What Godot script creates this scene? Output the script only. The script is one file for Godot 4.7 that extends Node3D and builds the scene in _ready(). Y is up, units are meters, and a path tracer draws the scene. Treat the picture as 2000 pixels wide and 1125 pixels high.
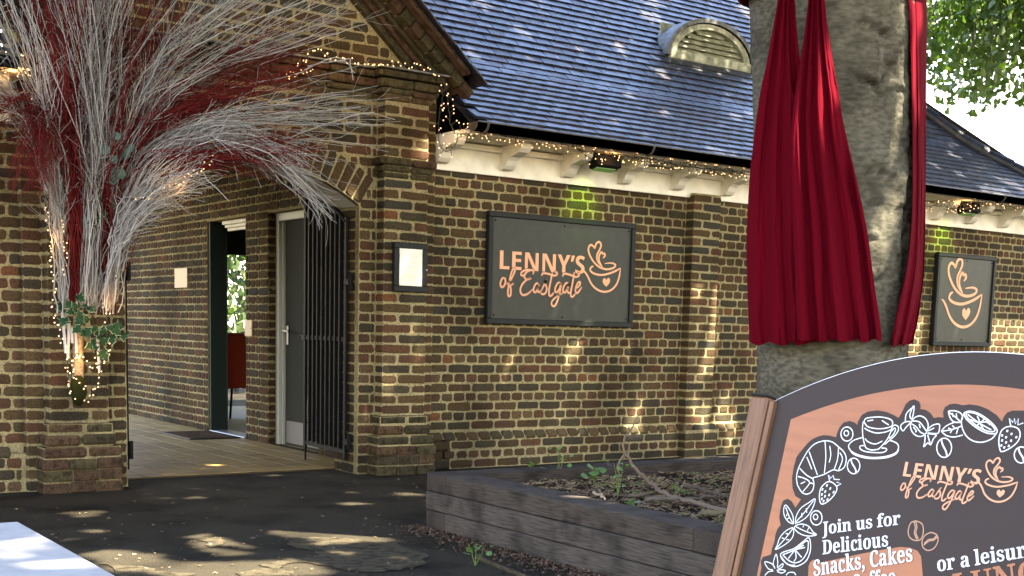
extends Node3D

# ---------------------------------------------------------------- camera numbers (solved from the brick courses)
const EYE := Vector3(-5.2104, 1.1116, 8.2060)
const FOCAL := 2412.07
const PPX := 1000.0
const PPY := 952.13
var cam_basis := Basis(Vector3(0.815534, 0.025126, 0.578163), Vector3(0.053568, 0.991490, -0.118649), Vector3(-0.576224, 0.127734, 0.807248))
var SUN := Vector3(0.29, 0.87, 0.40).normalized()

var rng := RandomNumberGenerator.new()
var M := {}
var used_names := {}

# ---------------------------------------------------------------- mesh builder
class MB:
	var v := PackedVector3Array()
	var n := PackedVector3Array()
	var c := PackedColorArray()
	var col := Color(1, 1, 1)
	func tri(a: Vector3, b: Vector3, d: Vector3) -> void:
		var m := (b - a).cross(d - a).normalized()
		v.append(a); v.append(d); v.append(b)
		for k in 3:
			n.append(m); c.append(col)
	func trin(a: Vector3, b: Vector3, d: Vector3, na: Vector3, nb: Vector3, nd: Vector3) -> void:
		v.append(a); v.append(d); v.append(b)
		n.append(na); n.append(nd); n.append(nb)
		for k in 3: c.append(col)
	func quad(a: Vector3, b: Vector3, d: Vector3, e: Vector3) -> void:
		tri(a, b, d); tri(a, d, e)
	func quadn(a: Vector3, b: Vector3, d: Vector3, e: Vector3, na: Vector3, nb: Vector3, nd: Vector3, ne: Vector3) -> void:
		trin(a, b, d, na, nb, nd); trin(a, d, e, na, nd, ne)
	func box(p: Vector3, s: Vector3, b := Basis.IDENTITY, w := 0.0) -> void:
		var h := s * 0.5
		if w <= 0.0:
			for ax in 3:
				for sg in [-1.0, 1.0]:
					var z := Vector3.ZERO; z[ax] = sg * h[ax]
					var i: int = (ax + 1) % 3; var j: int = (ax + 2) % 3
					var x := Vector3.ZERO; x[i] = h[i]
					var y := Vector3.ZERO; y[j] = h[j] * sg
					quad(p + b * (z - x - y), p + b * (z + x - y), p + b * (z + x + y), p + b * (z - x + y))
			return
		w = minf(w, minf(h.x, minf(h.y, h.z)) * 0.9)
		var g := h - Vector3(w, w, w)
		for ax in 3:
			var i: int = (ax + 1) % 3; var j: int = (ax + 2) % 3
			for sg in [-1.0, 1.0]:
				var z := Vector3.ZERO; z[ax] = sg * h[ax]
				var x := Vector3.ZERO; x[i] = g[i]
				var y := Vector3.ZERO; y[j] = g[j] * sg
				quad(p + b * (z - x - y), p + b * (z + x - y), p + b * (z + x + y), p + b * (z - x + y))
			for si in [-1.0, 1.0]:
				for sj in [-1.0, 1.0]:
					var e := Vector3.ZERO; e[ax] = g[ax]
					var a1 := Vector3.ZERO; a1[i] = si * h[i]; a1[j] = sj * g[j]
					var a2 := Vector3.ZERO; a2[i] = si * g[i]; a2[j] = sj * h[j]
					if si * sj > 0: quad(p + b * (a1 - e), p + b * (a2 - e), p + b * (a2 + e), p + b * (a1 + e))
					else: quad(p + b * (a1 + e), p + b * (a2 + e), p + b * (a2 - e), p + b * (a1 - e))
		for sx in [-1.0, 1.0]:
			for sy in [-1.0, 1.0]:
				for sz in [-1.0, 1.0]:
					var A := p + b * Vector3(sx * h.x, sy * g.y, sz * g.z)
					var B := p + b * Vector3(sx * g.x, sy * h.y, sz * g.z)
					var D := p + b * Vector3(sx * g.x, sy * g.y, sz * h.z)
					if sx * sy * sz > 0: tri(A, B, D)
					else: tri(A, D, B)
	func tube(pts: PackedVector3Array, rad: PackedFloat32Array, sides := 5, caps := true) -> void:
		var k := pts.size()
		if k < 2: return
		var ref := Vector3.UP
		var t0 := (pts[1] - pts[0]).normalized()
		if absf(t0.dot(ref)) > 0.9: ref = Vector3.RIGHT
		var prev := []
		var prevn := []
		for i in k:
			var t := (pts[mini(i + 1, k - 1)] - pts[maxi(i - 1, 0)]).normalized()
			var s := ref.cross(t).normalized()
			if s.length() < 0.5: s = Vector3.RIGHT.cross(t).normalized()
			ref = t.cross(s).normalized()
			var ring := []
			var rn := []
			for q in sides:
				var a := TAU * q / sides
				var d := s * cos(a) + ref * sin(a)
				rn.append(d); ring.append(pts[i] + d * rad[i])
			if i > 0:
				for q in sides:
					var w := (q + 1) % sides
					quadn(prev[q], prev[w], ring[w], ring[q], prevn[q], prevn[w], rn[w], rn[q])
			if caps and (i == 0 or i == k - 1) and rad[i] > 0.002:
				for q in range(1, sides - 1):
					if i == 0: tri(ring[0], ring[q + 1], ring[q])
					else: tri(ring[0], ring[q], ring[q + 1])
			prev = ring; prevn = rn
	func prism(poly: PackedVector2Array, x: Transform3D, depth: float) -> void:
		# outline in local xy, from z = -depth to z = 0
		var pl := poly
		if Geometry2D.is_polygon_clockwise(pl): pl.reverse()
		var idx := Geometry2D.triangulate_polygon(pl)
		for q in range(0, idx.size(), 3):
			var a := pl[idx[q]]; var b := pl[idx[q + 1]]; var d := pl[idx[q + 2]]
			if (b - a).cross(d - a) < 0: var s := b; b = d; d = s
			tri(x * Vector3(a.x, a.y, 0), x * Vector3(b.x, b.y, 0), x * Vector3(d.x, d.y, 0))
			if depth > 0: tri(x * Vector3(a.x, a.y, -depth), x * Vector3(d.x, d.y, -depth), x * Vector3(b.x, b.y, -depth))
		if depth > 0:
			for q in pl.size():
				var a := pl[q]; var b := pl[(q + 1) % pl.size()]
				quad(x * Vector3(a.x, a.y, -depth), x * Vector3(b.x, b.y, -depth), x * Vector3(b.x, b.y, 0), x * Vector3(a.x, a.y, 0))
	func ball(p: Vector3, r: Vector3, la := 5, lo := 8) -> void:
		for i in la:
			for j in lo:
				var q := []
				for e in [[i, j], [i, j + 1], [i + 1, j + 1], [i + 1, j]]:
					var th: float = PI * e[0] / la; var ph: float = TAU * e[1] / lo
					q.append(Vector3(sin(th) * cos(ph), cos(th), sin(th) * sin(ph)))
				quadn(p + q[0] * r, p + q[1] * r, p + q[2] * r, p + q[3] * r, q[0], q[1], q[2], q[3])
	func ribbon(pts: PackedVector2Array, w: float, x: Transform3D, taper := false) -> void:
		var k := pts.size()
		var L := []; var Rr := []
		for i in k:
			var t := (pts[mini(i + 1, k - 1)] - pts[maxi(i - 1, 0)]).normalized()
			var nn := Vector2(-t.y, t.x)
			var ww := w * 0.5
			if taper: ww *= clampf(0.35 + 2.2 * sin(PI * float(i) / (k - 1)), 0.35, 1.0)
			L.append(pts[i] + nn * ww); Rr.append(pts[i] - nn * ww)
		for i in k - 1:
			var a: Vector2 = Rr[i]; var b: Vector2 = Rr[i + 1]; var d: Vector2 = L[i + 1]; var e: Vector2 = L[i]
			quad(x * Vector3(a.x, a.y, 0), x * Vector3(b.x, b.y, 0), x * Vector3(d.x, d.y, 0), x * Vector3(e.x, e.y, 0))
	func mesh(m: Material, into: ArrayMesh = null) -> ArrayMesh:
		var am := into if into else ArrayMesh.new()
		if v.is_empty(): return am
		var a := []; a.resize(Mesh.ARRAY_MAX)
		a[Mesh.ARRAY_VERTEX] = v; a[Mesh.ARRAY_NORMAL] = n; a[Mesh.ARRAY_COLOR] = c
		am.add_surface_from_arrays(Mesh.PRIMITIVE_TRIANGLES, a)
		am.surface_set_material(am.get_surface_count() - 1, m)
		return am

# ---------------------------------------------------------------- naming
func numbered(called: String) -> String:
	var k: int = used_names.get(called, 0)
	used_names[called] = k + 1
	return called if k == 0 else "%s_%03d" % [called, k]

func thing(called: String, label: String, category: String, at := Vector3.ZERO, group := "") -> Node3D:
	var o := Node3D.new()
	o.name = numbered(called)
	add_child(o)
	o.position = at
	tag(o, label, category, group)
	return o

func tag(o: Node3D, label: String, category: String, group := "") -> void:
	o.set_meta("label", label); o.set_meta("category", category)
	if group: o.set_meta("group", group)

func part(called: String, mb, m: Material, parent: Node3D, kind := "") -> MeshInstance3D:
	var o := MeshInstance3D.new()
	o.mesh = mb.mesh(m) if mb is MB else mb
	if parent == self: o.name = numbered(called)
	else: o.name = called
	parent.add_child(o, true)
	if kind: o.set_meta("kind", kind)
	return o

# ---------------------------------------------------------------- from a pixel of the photograph to a place on a surface
func ray(x: float, y: float) -> Vector3:
	return cam_basis * Vector3((x - PPX) / FOCAL, -(y - PPY) / FOCAL, -1.0)
func at_depth(x: float, y: float, d: float) -> Vector3: return EYE + ray(x, y) * d
func onz(x: float, y: float, z: float) -> Vector3:
	var d := ray(x, y); return EYE + d * ((z - EYE.z) / d.z)
func ony(x: float, y: float, h: float) -> Vector3:
	var d := ray(x, y); return EYE + d * ((h - EYE.y) / d.y)
func onx(x: float, y: float, w: float) -> Vector3:
	var d := ray(x, y); return EYE + d * ((w - EYE.x) / d.x)
func onplane(x: float, y: float, q: Vector3, n: Vector3) -> Vector3:
	var d := ray(x, y); return EYE + d * ((q - EYE).dot(n) / d.dot(n))
func shown(p: Vector3) -> float:     # pixels per metre at a point, 0 outside the picture
	var q := (p - EYE) * cam_basis
	if q.z > -0.1: return 0.0
	var x := PPX + FOCAL * q.x / -q.z; var y := PPY - FOCAL * q.y / -q.z
	if x < -20 or x > 2020 or y < -20 or y > 1145: return 0.0
	return FOCAL / -q.z
func px_of(p: Vector3) -> Vector2:
	var q := (p - EYE) * cam_basis
	return Vector2(PPX + FOCAL * q.x / -q.z, PPY - FOCAL * q.y / -q.z)

func smooth2(p: PackedVector2Array, per := 6) -> PackedVector2Array:
	var r := PackedVector2Array()
	var k := p.size()
	for i in k - 1:
		for s in per:
			r.append(p[i].cubic_interpolate(p[i + 1], p[maxi(i - 1, 0)], p[mini(i + 2, k - 1)], float(s) / per))
	r.append(p[k - 1])
	return r
func smooth3(p: PackedVector3Array, per := 6) -> PackedVector3Array:
	var r := PackedVector3Array()
	var k := p.size()
	for i in k - 1:
		for s in per:
			r.append(p[i].cubic_interpolate(p[i + 1], p[maxi(i - 1, 0)], p[mini(i + 2, k - 1)], float(s) / per))
	r.append(p[k - 1])
	return r

# ---------------------------------------------------------------- materials
func noise_tex(sd: int, freq: float, lo: float, hi: float, size := 512, oct := 4, cell := false, mid := -1.0) -> NoiseTexture2D:
	var f := FastNoiseLite.new()
	f.seed = sd; f.frequency = freq
	f.noise_type = FastNoiseLite.TYPE_CELLULAR if cell else FastNoiseLite.TYPE_SIMPLEX_SMOOTH
	f.fractal_octaves = oct
	if cell: f.fractal_type = FastNoiseLite.FRACTAL_NONE
	var t := NoiseTexture2D.new()
	t.width = size; t.height = size; t.seamless = true; t.noise = f
	var g := Gradient.new()
	g.set_color(0, Color(lo, lo, lo)); g.set_color(1, Color(hi, hi, hi))
	if mid >= 0.0: g.add_point(0.5, Color(mid, mid, mid))
	t.color_ramp = g
	return t
var tex := {}
func mat(called: String, lin: Color, rough: float, o := {}) -> StandardMaterial3D:
	var m := StandardMaterial3D.new()
	m.resource_name = called
	m.albedo_color = lin.linear_to_srgb()
	m.roughness = rough
	m.metallic = o.get("metal", 0.0)
	m.metallic_specular = o.get("spec", 0.18 if rough >= 0.8 else 0.45)
	if o.has("tex"):
		m.albedo_texture = tex[o.tex]
		m.uv1_triplanar = true
		m.uv1_world_triplanar = o.get("world", true)
		var s = o.get("scale", 1.0)
		m.uv1_scale = s if s is Vector3 else Vector3(s, s, s)
	if o.has("bump"):
		m.heightmap_enabled = true
		m.heightmap_texture = tex[o.bump]
		m.heightmap_scale = o.get("height", 0.3)
		m.uv1_triplanar = true
		m.uv1_world_triplanar = o.get("world", true)
		var s = o.get("scale", 1.0)
		m.uv1_scale = s if s is Vector3 else Vector3(s, s, s)
	if o.has("stain"):
		m.detail_enabled = true
		m.detail_albedo = tex[o.stain]
		m.detail_blend_mode = BaseMaterial3D.BLEND_MODE_MUL
		m.detail_uv_layer = BaseMaterial3D.DETAIL_UV_2
		m.uv2_triplanar = true; m.uv2_world_triplanar = true
		m.uv2_scale = Vector3.ONE * o.get("stain_scale", 0.3)
	if o.has("vc"): m.vertex_color_use_as_albedo = true
	if o.has("back"):
		m.backlight_enabled = true; m.backlight = o.back
	if o.has("emit"):
		m.emission_enabled = true; m.emission = o.emit; m.emission_energy_multiplier = o.get("energy", 1.0)
	if o.has("rim"):
		m.rim_enabled = true; m.rim = o.rim
	M[called] = m
	return m

func make_materials() -> void:
	tex.fine = noise_tex(3, 0.03, 0.62, 1.0, 512, 5)
	tex.pale = noise_tex(13, 0.02, 0.86, 1.0, 512, 5)
	tex.blotch = noise_tex(4, 0.012, 0.45, 1.0, 512, 5)
	tex.speck = noise_tex(5, 0.12, 0.5, 1.0, 512, 3)
	tex.hfine = noise_tex(6, 0.05, 0.0, 1.0, 512, 5)
	tex.hgrit = noise_tex(7, 0.15, 0.0, 1.0, 512, 3)
	tex.grain = noise_tex(8, 0.02, 0.62, 1.0, 512, 5, false, 0.9)
	tex.asphalt = noise_tex(9, 0.09, 0.35, 1.0, 1024, 4, false, 0.62)
	tex.brick = noise_tex(10, 0.022, 0.62, 1.0, 1024, 6, false, 0.9)
	tex.hbrick = noise_tex(11, 0.06, 0.0, 1.0, 1024, 4)
	tex.bark = noise_tex(12, 0.02, 0.5, 1.0, 1024, 7, false, 0.78)
	tex.wood = noise_tex(16, 0.035, 0.6, 1.0, 1024, 6, false, 0.88)
	tex.stain = noise_tex(14, 0.008, 0.62, 1.0, 512, 6, false, 0.93)
	tex.mottle = noise_tex(15, 0.03, 0.55, 1.0, 512, 4, false, 0.96)
	mat("mortar", Color(0.42, 0.355, 0.18), 0.95, {"tex": "brick", "bump": "hbrick", "height": 0.5, "scale": 1.7, "stain": "stain", "stain_scale": 0.22})
	var tones := [Color(0.132, 0.087, 0.042), Color(0.15, 0.080, 0.044), Color(0.080, 0.066, 0.042), Color(0.104, 0.068, 0.036), Color(0.098, 0.08, 0.046),
		Color(0.22, 0.10, 0.045), Color(0.118, 0.07, 0.042), Color(0.16, 0.108, 0.056), Color(0.114, 0.084, 0.043), Color(0.08, 0.073, 0.055)]
	for k in tones.size():
		mat("brick%d" % k, tones[k], 0.88, {"tex": "brick", "bump": "hbrick", "height": 0.7, "scale": 2.3, "stain": "stain", "stain_scale": 0.22})
	for k in 4:
		var mc: Color = [Color(0.14, 0.092, 0.05), Color(0.12, 0.075, 0.045), Color(0.115, 0.095, 0.048), Color(0.092, 0.078, 0.042)][k]
		mat("mould%d" % k, mc, 0.9, {"tex": "brick", "bump": "hbrick", "height": 1.0, "scale": 2.3, "stain": "mottle", "stain_scale": 0.9})
	mat("asphalt", Color(0.118, 0.102, 0.07), 0.93, {"tex": "asphalt", "bump": "hgrit", "height": 1.0, "scale": 1.6, "stain": "stain", "stain_scale": 0.4})
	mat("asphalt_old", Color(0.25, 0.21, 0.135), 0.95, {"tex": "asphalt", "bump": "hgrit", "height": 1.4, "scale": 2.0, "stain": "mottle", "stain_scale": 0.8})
	mat("white_paint", Color(0.84, 0.79, 0.64), 0.6, {"tex": "pale", "scale": 0.5})
	mat("soffit_paint", Color(0.62, 0.58, 0.52), 0.7, {"tex": "fine", "scale": 0.6})
	mat("door_paint", Color(0.5, 0.5, 0.44), 0.5)
	mat("black_iron", Color(0.010, 0.010, 0.010), 0.6, {"tex": "fine", "bump": "hfine", "height": 0.1, "scale": 3.0, "spec": 0.2})
	mat("gutter_iron", Color(0.085, 0.078, 0.066), 0.42, {"tex": "blotch", "scale": 2.0})
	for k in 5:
		var tc: Color = [Color(0.030, 0.036, 0.060), Color(0.046, 0.040, 0.056), Color(0.026, 0.032, 0.056), Color(0.038, 0.044, 0.066), Color(0.06, 0.046, 0.054)][k]  # the blue of the reflected sky is put into these tile colours
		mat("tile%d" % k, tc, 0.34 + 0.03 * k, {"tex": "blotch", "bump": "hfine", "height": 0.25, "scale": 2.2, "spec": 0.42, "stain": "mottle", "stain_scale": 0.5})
	mat("roof_felt", Color(0.02, 0.018, 0.017), 0.95)
	mat("lead", Color(0.2, 0.21, 0.21), 0.55, {"tex": "blotch", "scale": 1.5})
	mat("lead_dark", Color(0.075, 0.085, 0.08), 0.6, {"tex": "blotch", "scale": 1.5})
	mat("vent_paint", Color(0.55, 0.56, 0.4), 0.6, {"tex": "blotch", "scale": 1.2})
	mat("sign_face", Color(0.030, 0.034, 0.026), 0.4, {"tex": "pale", "scale": 0.7, "spec": 0.3})
	mat("sign_frame", Color(0.013, 0.015, 0.014), 0.5, {"spec": 0.25})
	mat("copper", Color(0.48, 0.235, 0.125), 0.42, {"metal": 0.3})
	mat("copper_dark", Color(0.10, 0.05, 0.035), 0.6)
	mat("board_face", Color(0.042, 0.033, 0.029), 0.62, {"spec": 0.25})
	mat("board_copper", Color(0.30, 0.115, 0.047), 0.42, {"metal": 0.2, "tex": "pale", "scale": Vector3(0.5, 4.0, 0.5), "world": false})
	mat("print_white", Color(0.56, 0.59, 0.63), 0.5)
	mat("print_tan", Color(0.36, 0.2, 0.12), 0.5)
	mat("board_edge", Color(0.82, 0.84, 0.86), 0.5)
	mat("oak", Color(0.18, 0.085, 0.034), 0.5, {"tex": "grain", "bump": "grain", "height": 0.05, "scale": Vector3(9.0, 0.7, 9.0), "world": false})
	for k in 3:
		var wc: Color = [Color(0.086, 0.072, 0.057), Color(0.072, 0.060, 0.048), Color(0.10, 0.086, 0.07)][k]
		mat("sleeper_z%d" % k, wc, 0.85, {"tex": "wood", "bump": "wood", "height": 0.28, "scale": Vector3(3.0, 3.0, 0.18), "world": false, "stain": "stain", "stain_scale": 0.9})
		mat("sleeper_x%d" % k, wc, 0.85, {"tex": "wood", "bump": "wood", "height": 0.28, "scale": Vector3(0.18, 3.0, 3.0), "world": false, "stain": "stain", "stain_scale": 0.9})
	mat("soil", Color(0.075, 0.055, 0.036), 1.0, {"tex": "asphalt", "bump": "hgrit", "height": 1.5, "scale": 1.4})
	mat("chip", Color(1, 1, 1), 0.95, {"vc": true})
	mat("twig", Color(1, 1, 1), 0.9, {"vc": true})
	mat("white_twig", Color(0.40, 0.40, 0.385), 0.85, {"vc": true})
	mat("red_twig", Color(0.145, 0.018, 0.018), 0.8, {"vc": true})
	mat("bark", Color(0.19, 0.178, 0.13), 0.88, {"vc": true, "tex": "bark", "bump": "bark", "height": 0.45, "scale": Vector3(1.0, 1.9, 1.0), "stain": "stain", "stain_scale": 0.8})
	mat("leaf", Color(1, 1, 1), 0.5, {"vc": true, "back": Color(0.55, 0.6, 0.3)})
	mat("leaf_lit", Color(1, 1, 1), 0.5, {"vc": true, "back": Color(0.8, 0.9, 0.45)})  # same leaf, brighter backlight stands in for flare and strong sun
	mat("ivy_green", Color(0.018, 0.05, 0.02), 0.6, {"spec": 0.2, "back": Color(0.1, 0.15, 0.05)})
	mat("ivy_cream", Color(0.26, 0.30, 0.16), 0.45)
	mat("euca", Color(0.05, 0.105, 0.085), 0.5)
	mat("weed_green", Color(0.075, 0.15, 0.035), 0.55, {"back": Color(0.3, 0.4, 0.1)})
	mat("velvet", Color(0.098, 0.0012, 0.007), 0.95, {"tex": "pale", "scale": 6.0, "spec": 0.15})
	mat("bulb", Color(1.0, 0.8, 0.55), 0.4, {"emit": Color(1.0, 0.76, 0.5), "energy": 0.30})
	mat("cable", Color(0.012, 0.014, 0.012), 0.6)
	mat("floor_tile0", Color(0.36, 0.25, 0.085), 0.5, {"tex": "pale", "scale": 1.6})
	mat("floor_tile1", Color(0.28, 0.19, 0.065), 0.5, {"tex": "pale", "scale": 1.6})
	mat("floor_tile2", Color(0.37, 0.255, 0.09), 0.5, {"tex": "pale", "scale": 1.6})
	mat("grout", Color(0.05, 0.038, 0.02), 0.95)
	mat("mat_fibre", Color(0.12, 0.07, 0.035), 1.0, {"tex": "speck", "bump": "hgrit", "height": 0.6, "scale": 3.0})
	mat("door_green", Color(0.012, 0.026, 0.022), 0.5)
	mat("door_grey", Color(0.036, 0.038, 0.03), 0.7, {"spec": 0.15})
	mat("dull_metal", Color(0.13, 0.125, 0.11), 0.6, {"metal": 0.3})
	mat("steel", Color(0.42, 0.41, 0.38), 0.35, {"metal": 0.8})
	mat("brass_plate", Color(0.5, 0.36, 0.21), 0.5)
	mat("room_paint", Color(0.12, 0.17, 0.13), 0.8)
	mat("room_dark", Color(0.03, 0.032, 0.03), 0.7)
	mat("paper", Color(0.34, 0.35, 0.32), 0.8)
	mat("ink", Color(0.12, 0.125, 0.13), 0.8)
	mat("cloth_red", Color(0.5, 0.06, 0.025), 0.75)
	mat("table_white", Color(0.40, 0.385, 0.35), 0.5, {"tex": "pale", "scale": 1.5})
	mat("birch", Color(0.42, 0.33, 0.2), 0.85, {"tex": "bark", "scale": 2.0})
	mat("moss", Color(0.05, 0.055, 0.012), 1.0, {"tex": "speck", "bump": "hgrit", "height": 1.0, "scale": 4.0})
	mat("plaster", Color(0.6, 0.59, 0.55), 0.85)
	mat("lamp_glow", Color(0.2, 0.22, 0.18), 0.3, {"emit": Color(0.6, 1.0, 0.15), "energy": 0.01})
	var g := mat("glass", Color(0.9, 0.95, 0.95), 0.03)
	g.transparency = BaseMaterial3D.TRANSPARENCY_ALPHA
	g.albedo_color.a = 0.12

# ---------------------------------------------------------------- bricks
var brick_mesh := {}
func make_brick(w: float, h: float, d: float, sd: int) -> MB:
	rng.seed = sd
	var b := MB.new()
	var o := []
	var cut := 0.012
	for p in [[-1, -1, 0, 1], [1, -1, 1, 0], [1, 1, 0, -1], [-1, 1, -1, 0]]:
		pass
	var hw := w / 2; var hh := h / 2
	var raw := [Vector2(-hw + cut, -hh), Vector2(0, -hh), Vector2(hw - cut, -hh), Vector2(hw, -hh + cut), Vector2(hw, hh - cut), Vector2(hw - cut, hh), Vector2(0, hh), Vector2(-hw + cut, hh), Vector2(-hw, hh - cut), Vector2(-hw, -hh + cut)]
	for p in raw: o.append(p + Vector2(rng.randf_range(-0.0028, 0.0028), rng.randf_range(-0.0032, 0.0032)))
	var inner := []
	for p in o: inner.append(Vector2(p.x - signf(p.x) * minf(absf(p.x), 0.006), p.y - signf(p.y) * 0.006))
	var k := o.size()
	var fz := []
	for q in k: fz.append(rng.randf_range(-0.0015, 0.0015))
	var mid := Vector3(0, 0, 0.0005)
	for q in k:
		var e := (q + 1) % k
		var A := Vector3(inner[q].x, inner[q].y, fz[q]); var B := Vector3(inner[e].x, inner[e].y, fz[e])
		var C := Vector3(o[q].x, o[q].y, -0.006); var D := Vector3(o[e].x, o[e].y, -0.006)
		b.tri(mid, A, B)
		b.quad(A, C, D, B)
		b.quad(C, Vector3(C.x, C.y, -d), Vector3(D.x, D.y, -d), D)
	return b

func brick_variants() -> void:
	for k in 6:
		brick_mesh["s%d" % k] = make_brick(0.212, 0.0635, 0.05, 100 + k)
		brick_mesh["h%d" % k] = make_brick(0.0995, 0.0635, 0.05, 200 + k)
		brick_mesh["S%d" % k] = make_brick(0.212, 0.0635, 0.11, 300 + k)
		brick_mesh["H%d" % k] = make_brick(0.0995, 0.0635, 0.11, 400 + k)

func tone(stretcher: bool) -> int:
	var r := rng.randf()
	if stretcher:
		if r < 0.30: return 2
		if r < 0.44: return 4
		if r < 0.60: return 3
		if r < 0.66: return 9
		if r < 0.78: return 0
		if r < 0.86: return 8
		if r < 0.93: return 6
		return 1
	if r < 0.20: return 0
	if r < 0.36: return 6
	if r < 0.50: return 1
	if r < 0.66: return 3
	if r < 0.76: return 2
	if r < 0.87: return 7
	if r < 0.985: return 8
	return 5

# one record for each brick: its mesh, tone and place; the front face looks along the basis' z
func put_brick(recs: Array, c: Vector3, w: float, b: Basis, deep := false, tn := -1, h := 0.066) -> void:
	var st := w > 0.15
	var key := ("S" if st else "H") if deep else ("s" if st else "h")
	key += str(rng.randi() % 6)
	var base := 0.215 if st else 0.1025
	var bb := Basis(b.x * (w / base), b.y * (h / 0.066), b.z)
	if rng.randf() < 0.5: bb = Basis(-bb.x, -bb.y, bb.z)
	var x := Transform3D(bb, c + b.z * rng.randf_range(-0.002, 0.002))
	recs.append({"k": key, "t": tone(st) if tn < 0 else tn, "x": x, "s": shown(c) * w})

# courses between u0 and u1 along b.x from origin o; free(row centre) gives [[a, b], ...] where bricks go
func lay(recs: Array, o: Vector3, b: Basis, rows: Array, free: Callable, english := true, shift := 0.0, deep := false) -> void:
	for rw in rows:
		var y: float = rw[1]
		var stretch: bool = rw[0] % 2 == 1 or not english
		var spans: Array = free.call(y)
		for sp in spans:
			var step := 0.225 if stretch else 0.1125
			var off: float = shift + (0.0 if english else (0.1125 if rw[0] % 2 == 1 else 0.0))
			var base: float = off if stretch else off + 0.05625
			var j := int(floor((sp[0] - base) / step))
			while base + j * step < sp[1]:
				var a: float = maxf(base + j * step + 0.005, sp[0] + 0.002)
				var e: float = minf(base + (j + 1) * step - 0.005, sp[1] - 0.002)
				if e - a > 0.03:
					var cc := o + b.x * ((a + e) / 2 + rng.randf_range(-0.0015, 0.0015)) + b.y * (y + rng.randf_range(-0.0015, 0.0015))
					put_brick(recs, cc, e - a, b, deep)
				j += 1

func build_bricks(recs: Array, wall: Node3D, limit: int, called := "brick") -> void:
	recs.sort_custom(func(a, c): return a.s > c.s)
	var shared := {}
	var groups := {}
	for i in recs.size():
		var r: Dictionary = recs[i]
		if i < limit and r.s > 0.0:
			var key: String = r.k + "_" + str(r.t)
			if not shared.has(key): shared[key] = brick_mesh[r.k].mesh(M["brick%d" % r.t] if not r.has("m") else M[r.m])
			var o := MeshInstance3D.new()
			o.name = called
			o.mesh = shared[key]
			o.transform = wall.transform.affine_inverse() * r.x if wall.get_parent() == self else r.x
			wall.add_child(o, true)
		else:
			if not groups.has(r.t): groups[r.t] = MB.new()
			var g: MB = groups[r.t]
			var src: MB = brick_mesh[r.k]
			var x: Transform3D = r.x
			g.v.append_array(x * src.v)
			var nb := x.basis.orthonormalized()
			g.n.append_array(Transform3D(nb, Vector3.ZERO) * src.n)
			g.c.append_array(src.c)
	if groups.is_empty(): return
	var am := ArrayMesh.new()
	for t in groups: groups[t].mesh(M["brick%d" % t], am)
	var rest := MeshInstance3D.new()
	rest.name = called + "work"
	rest.mesh = am
	rest.set_meta("kind", "stuff")
	wall.add_child(rest, true)
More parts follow.
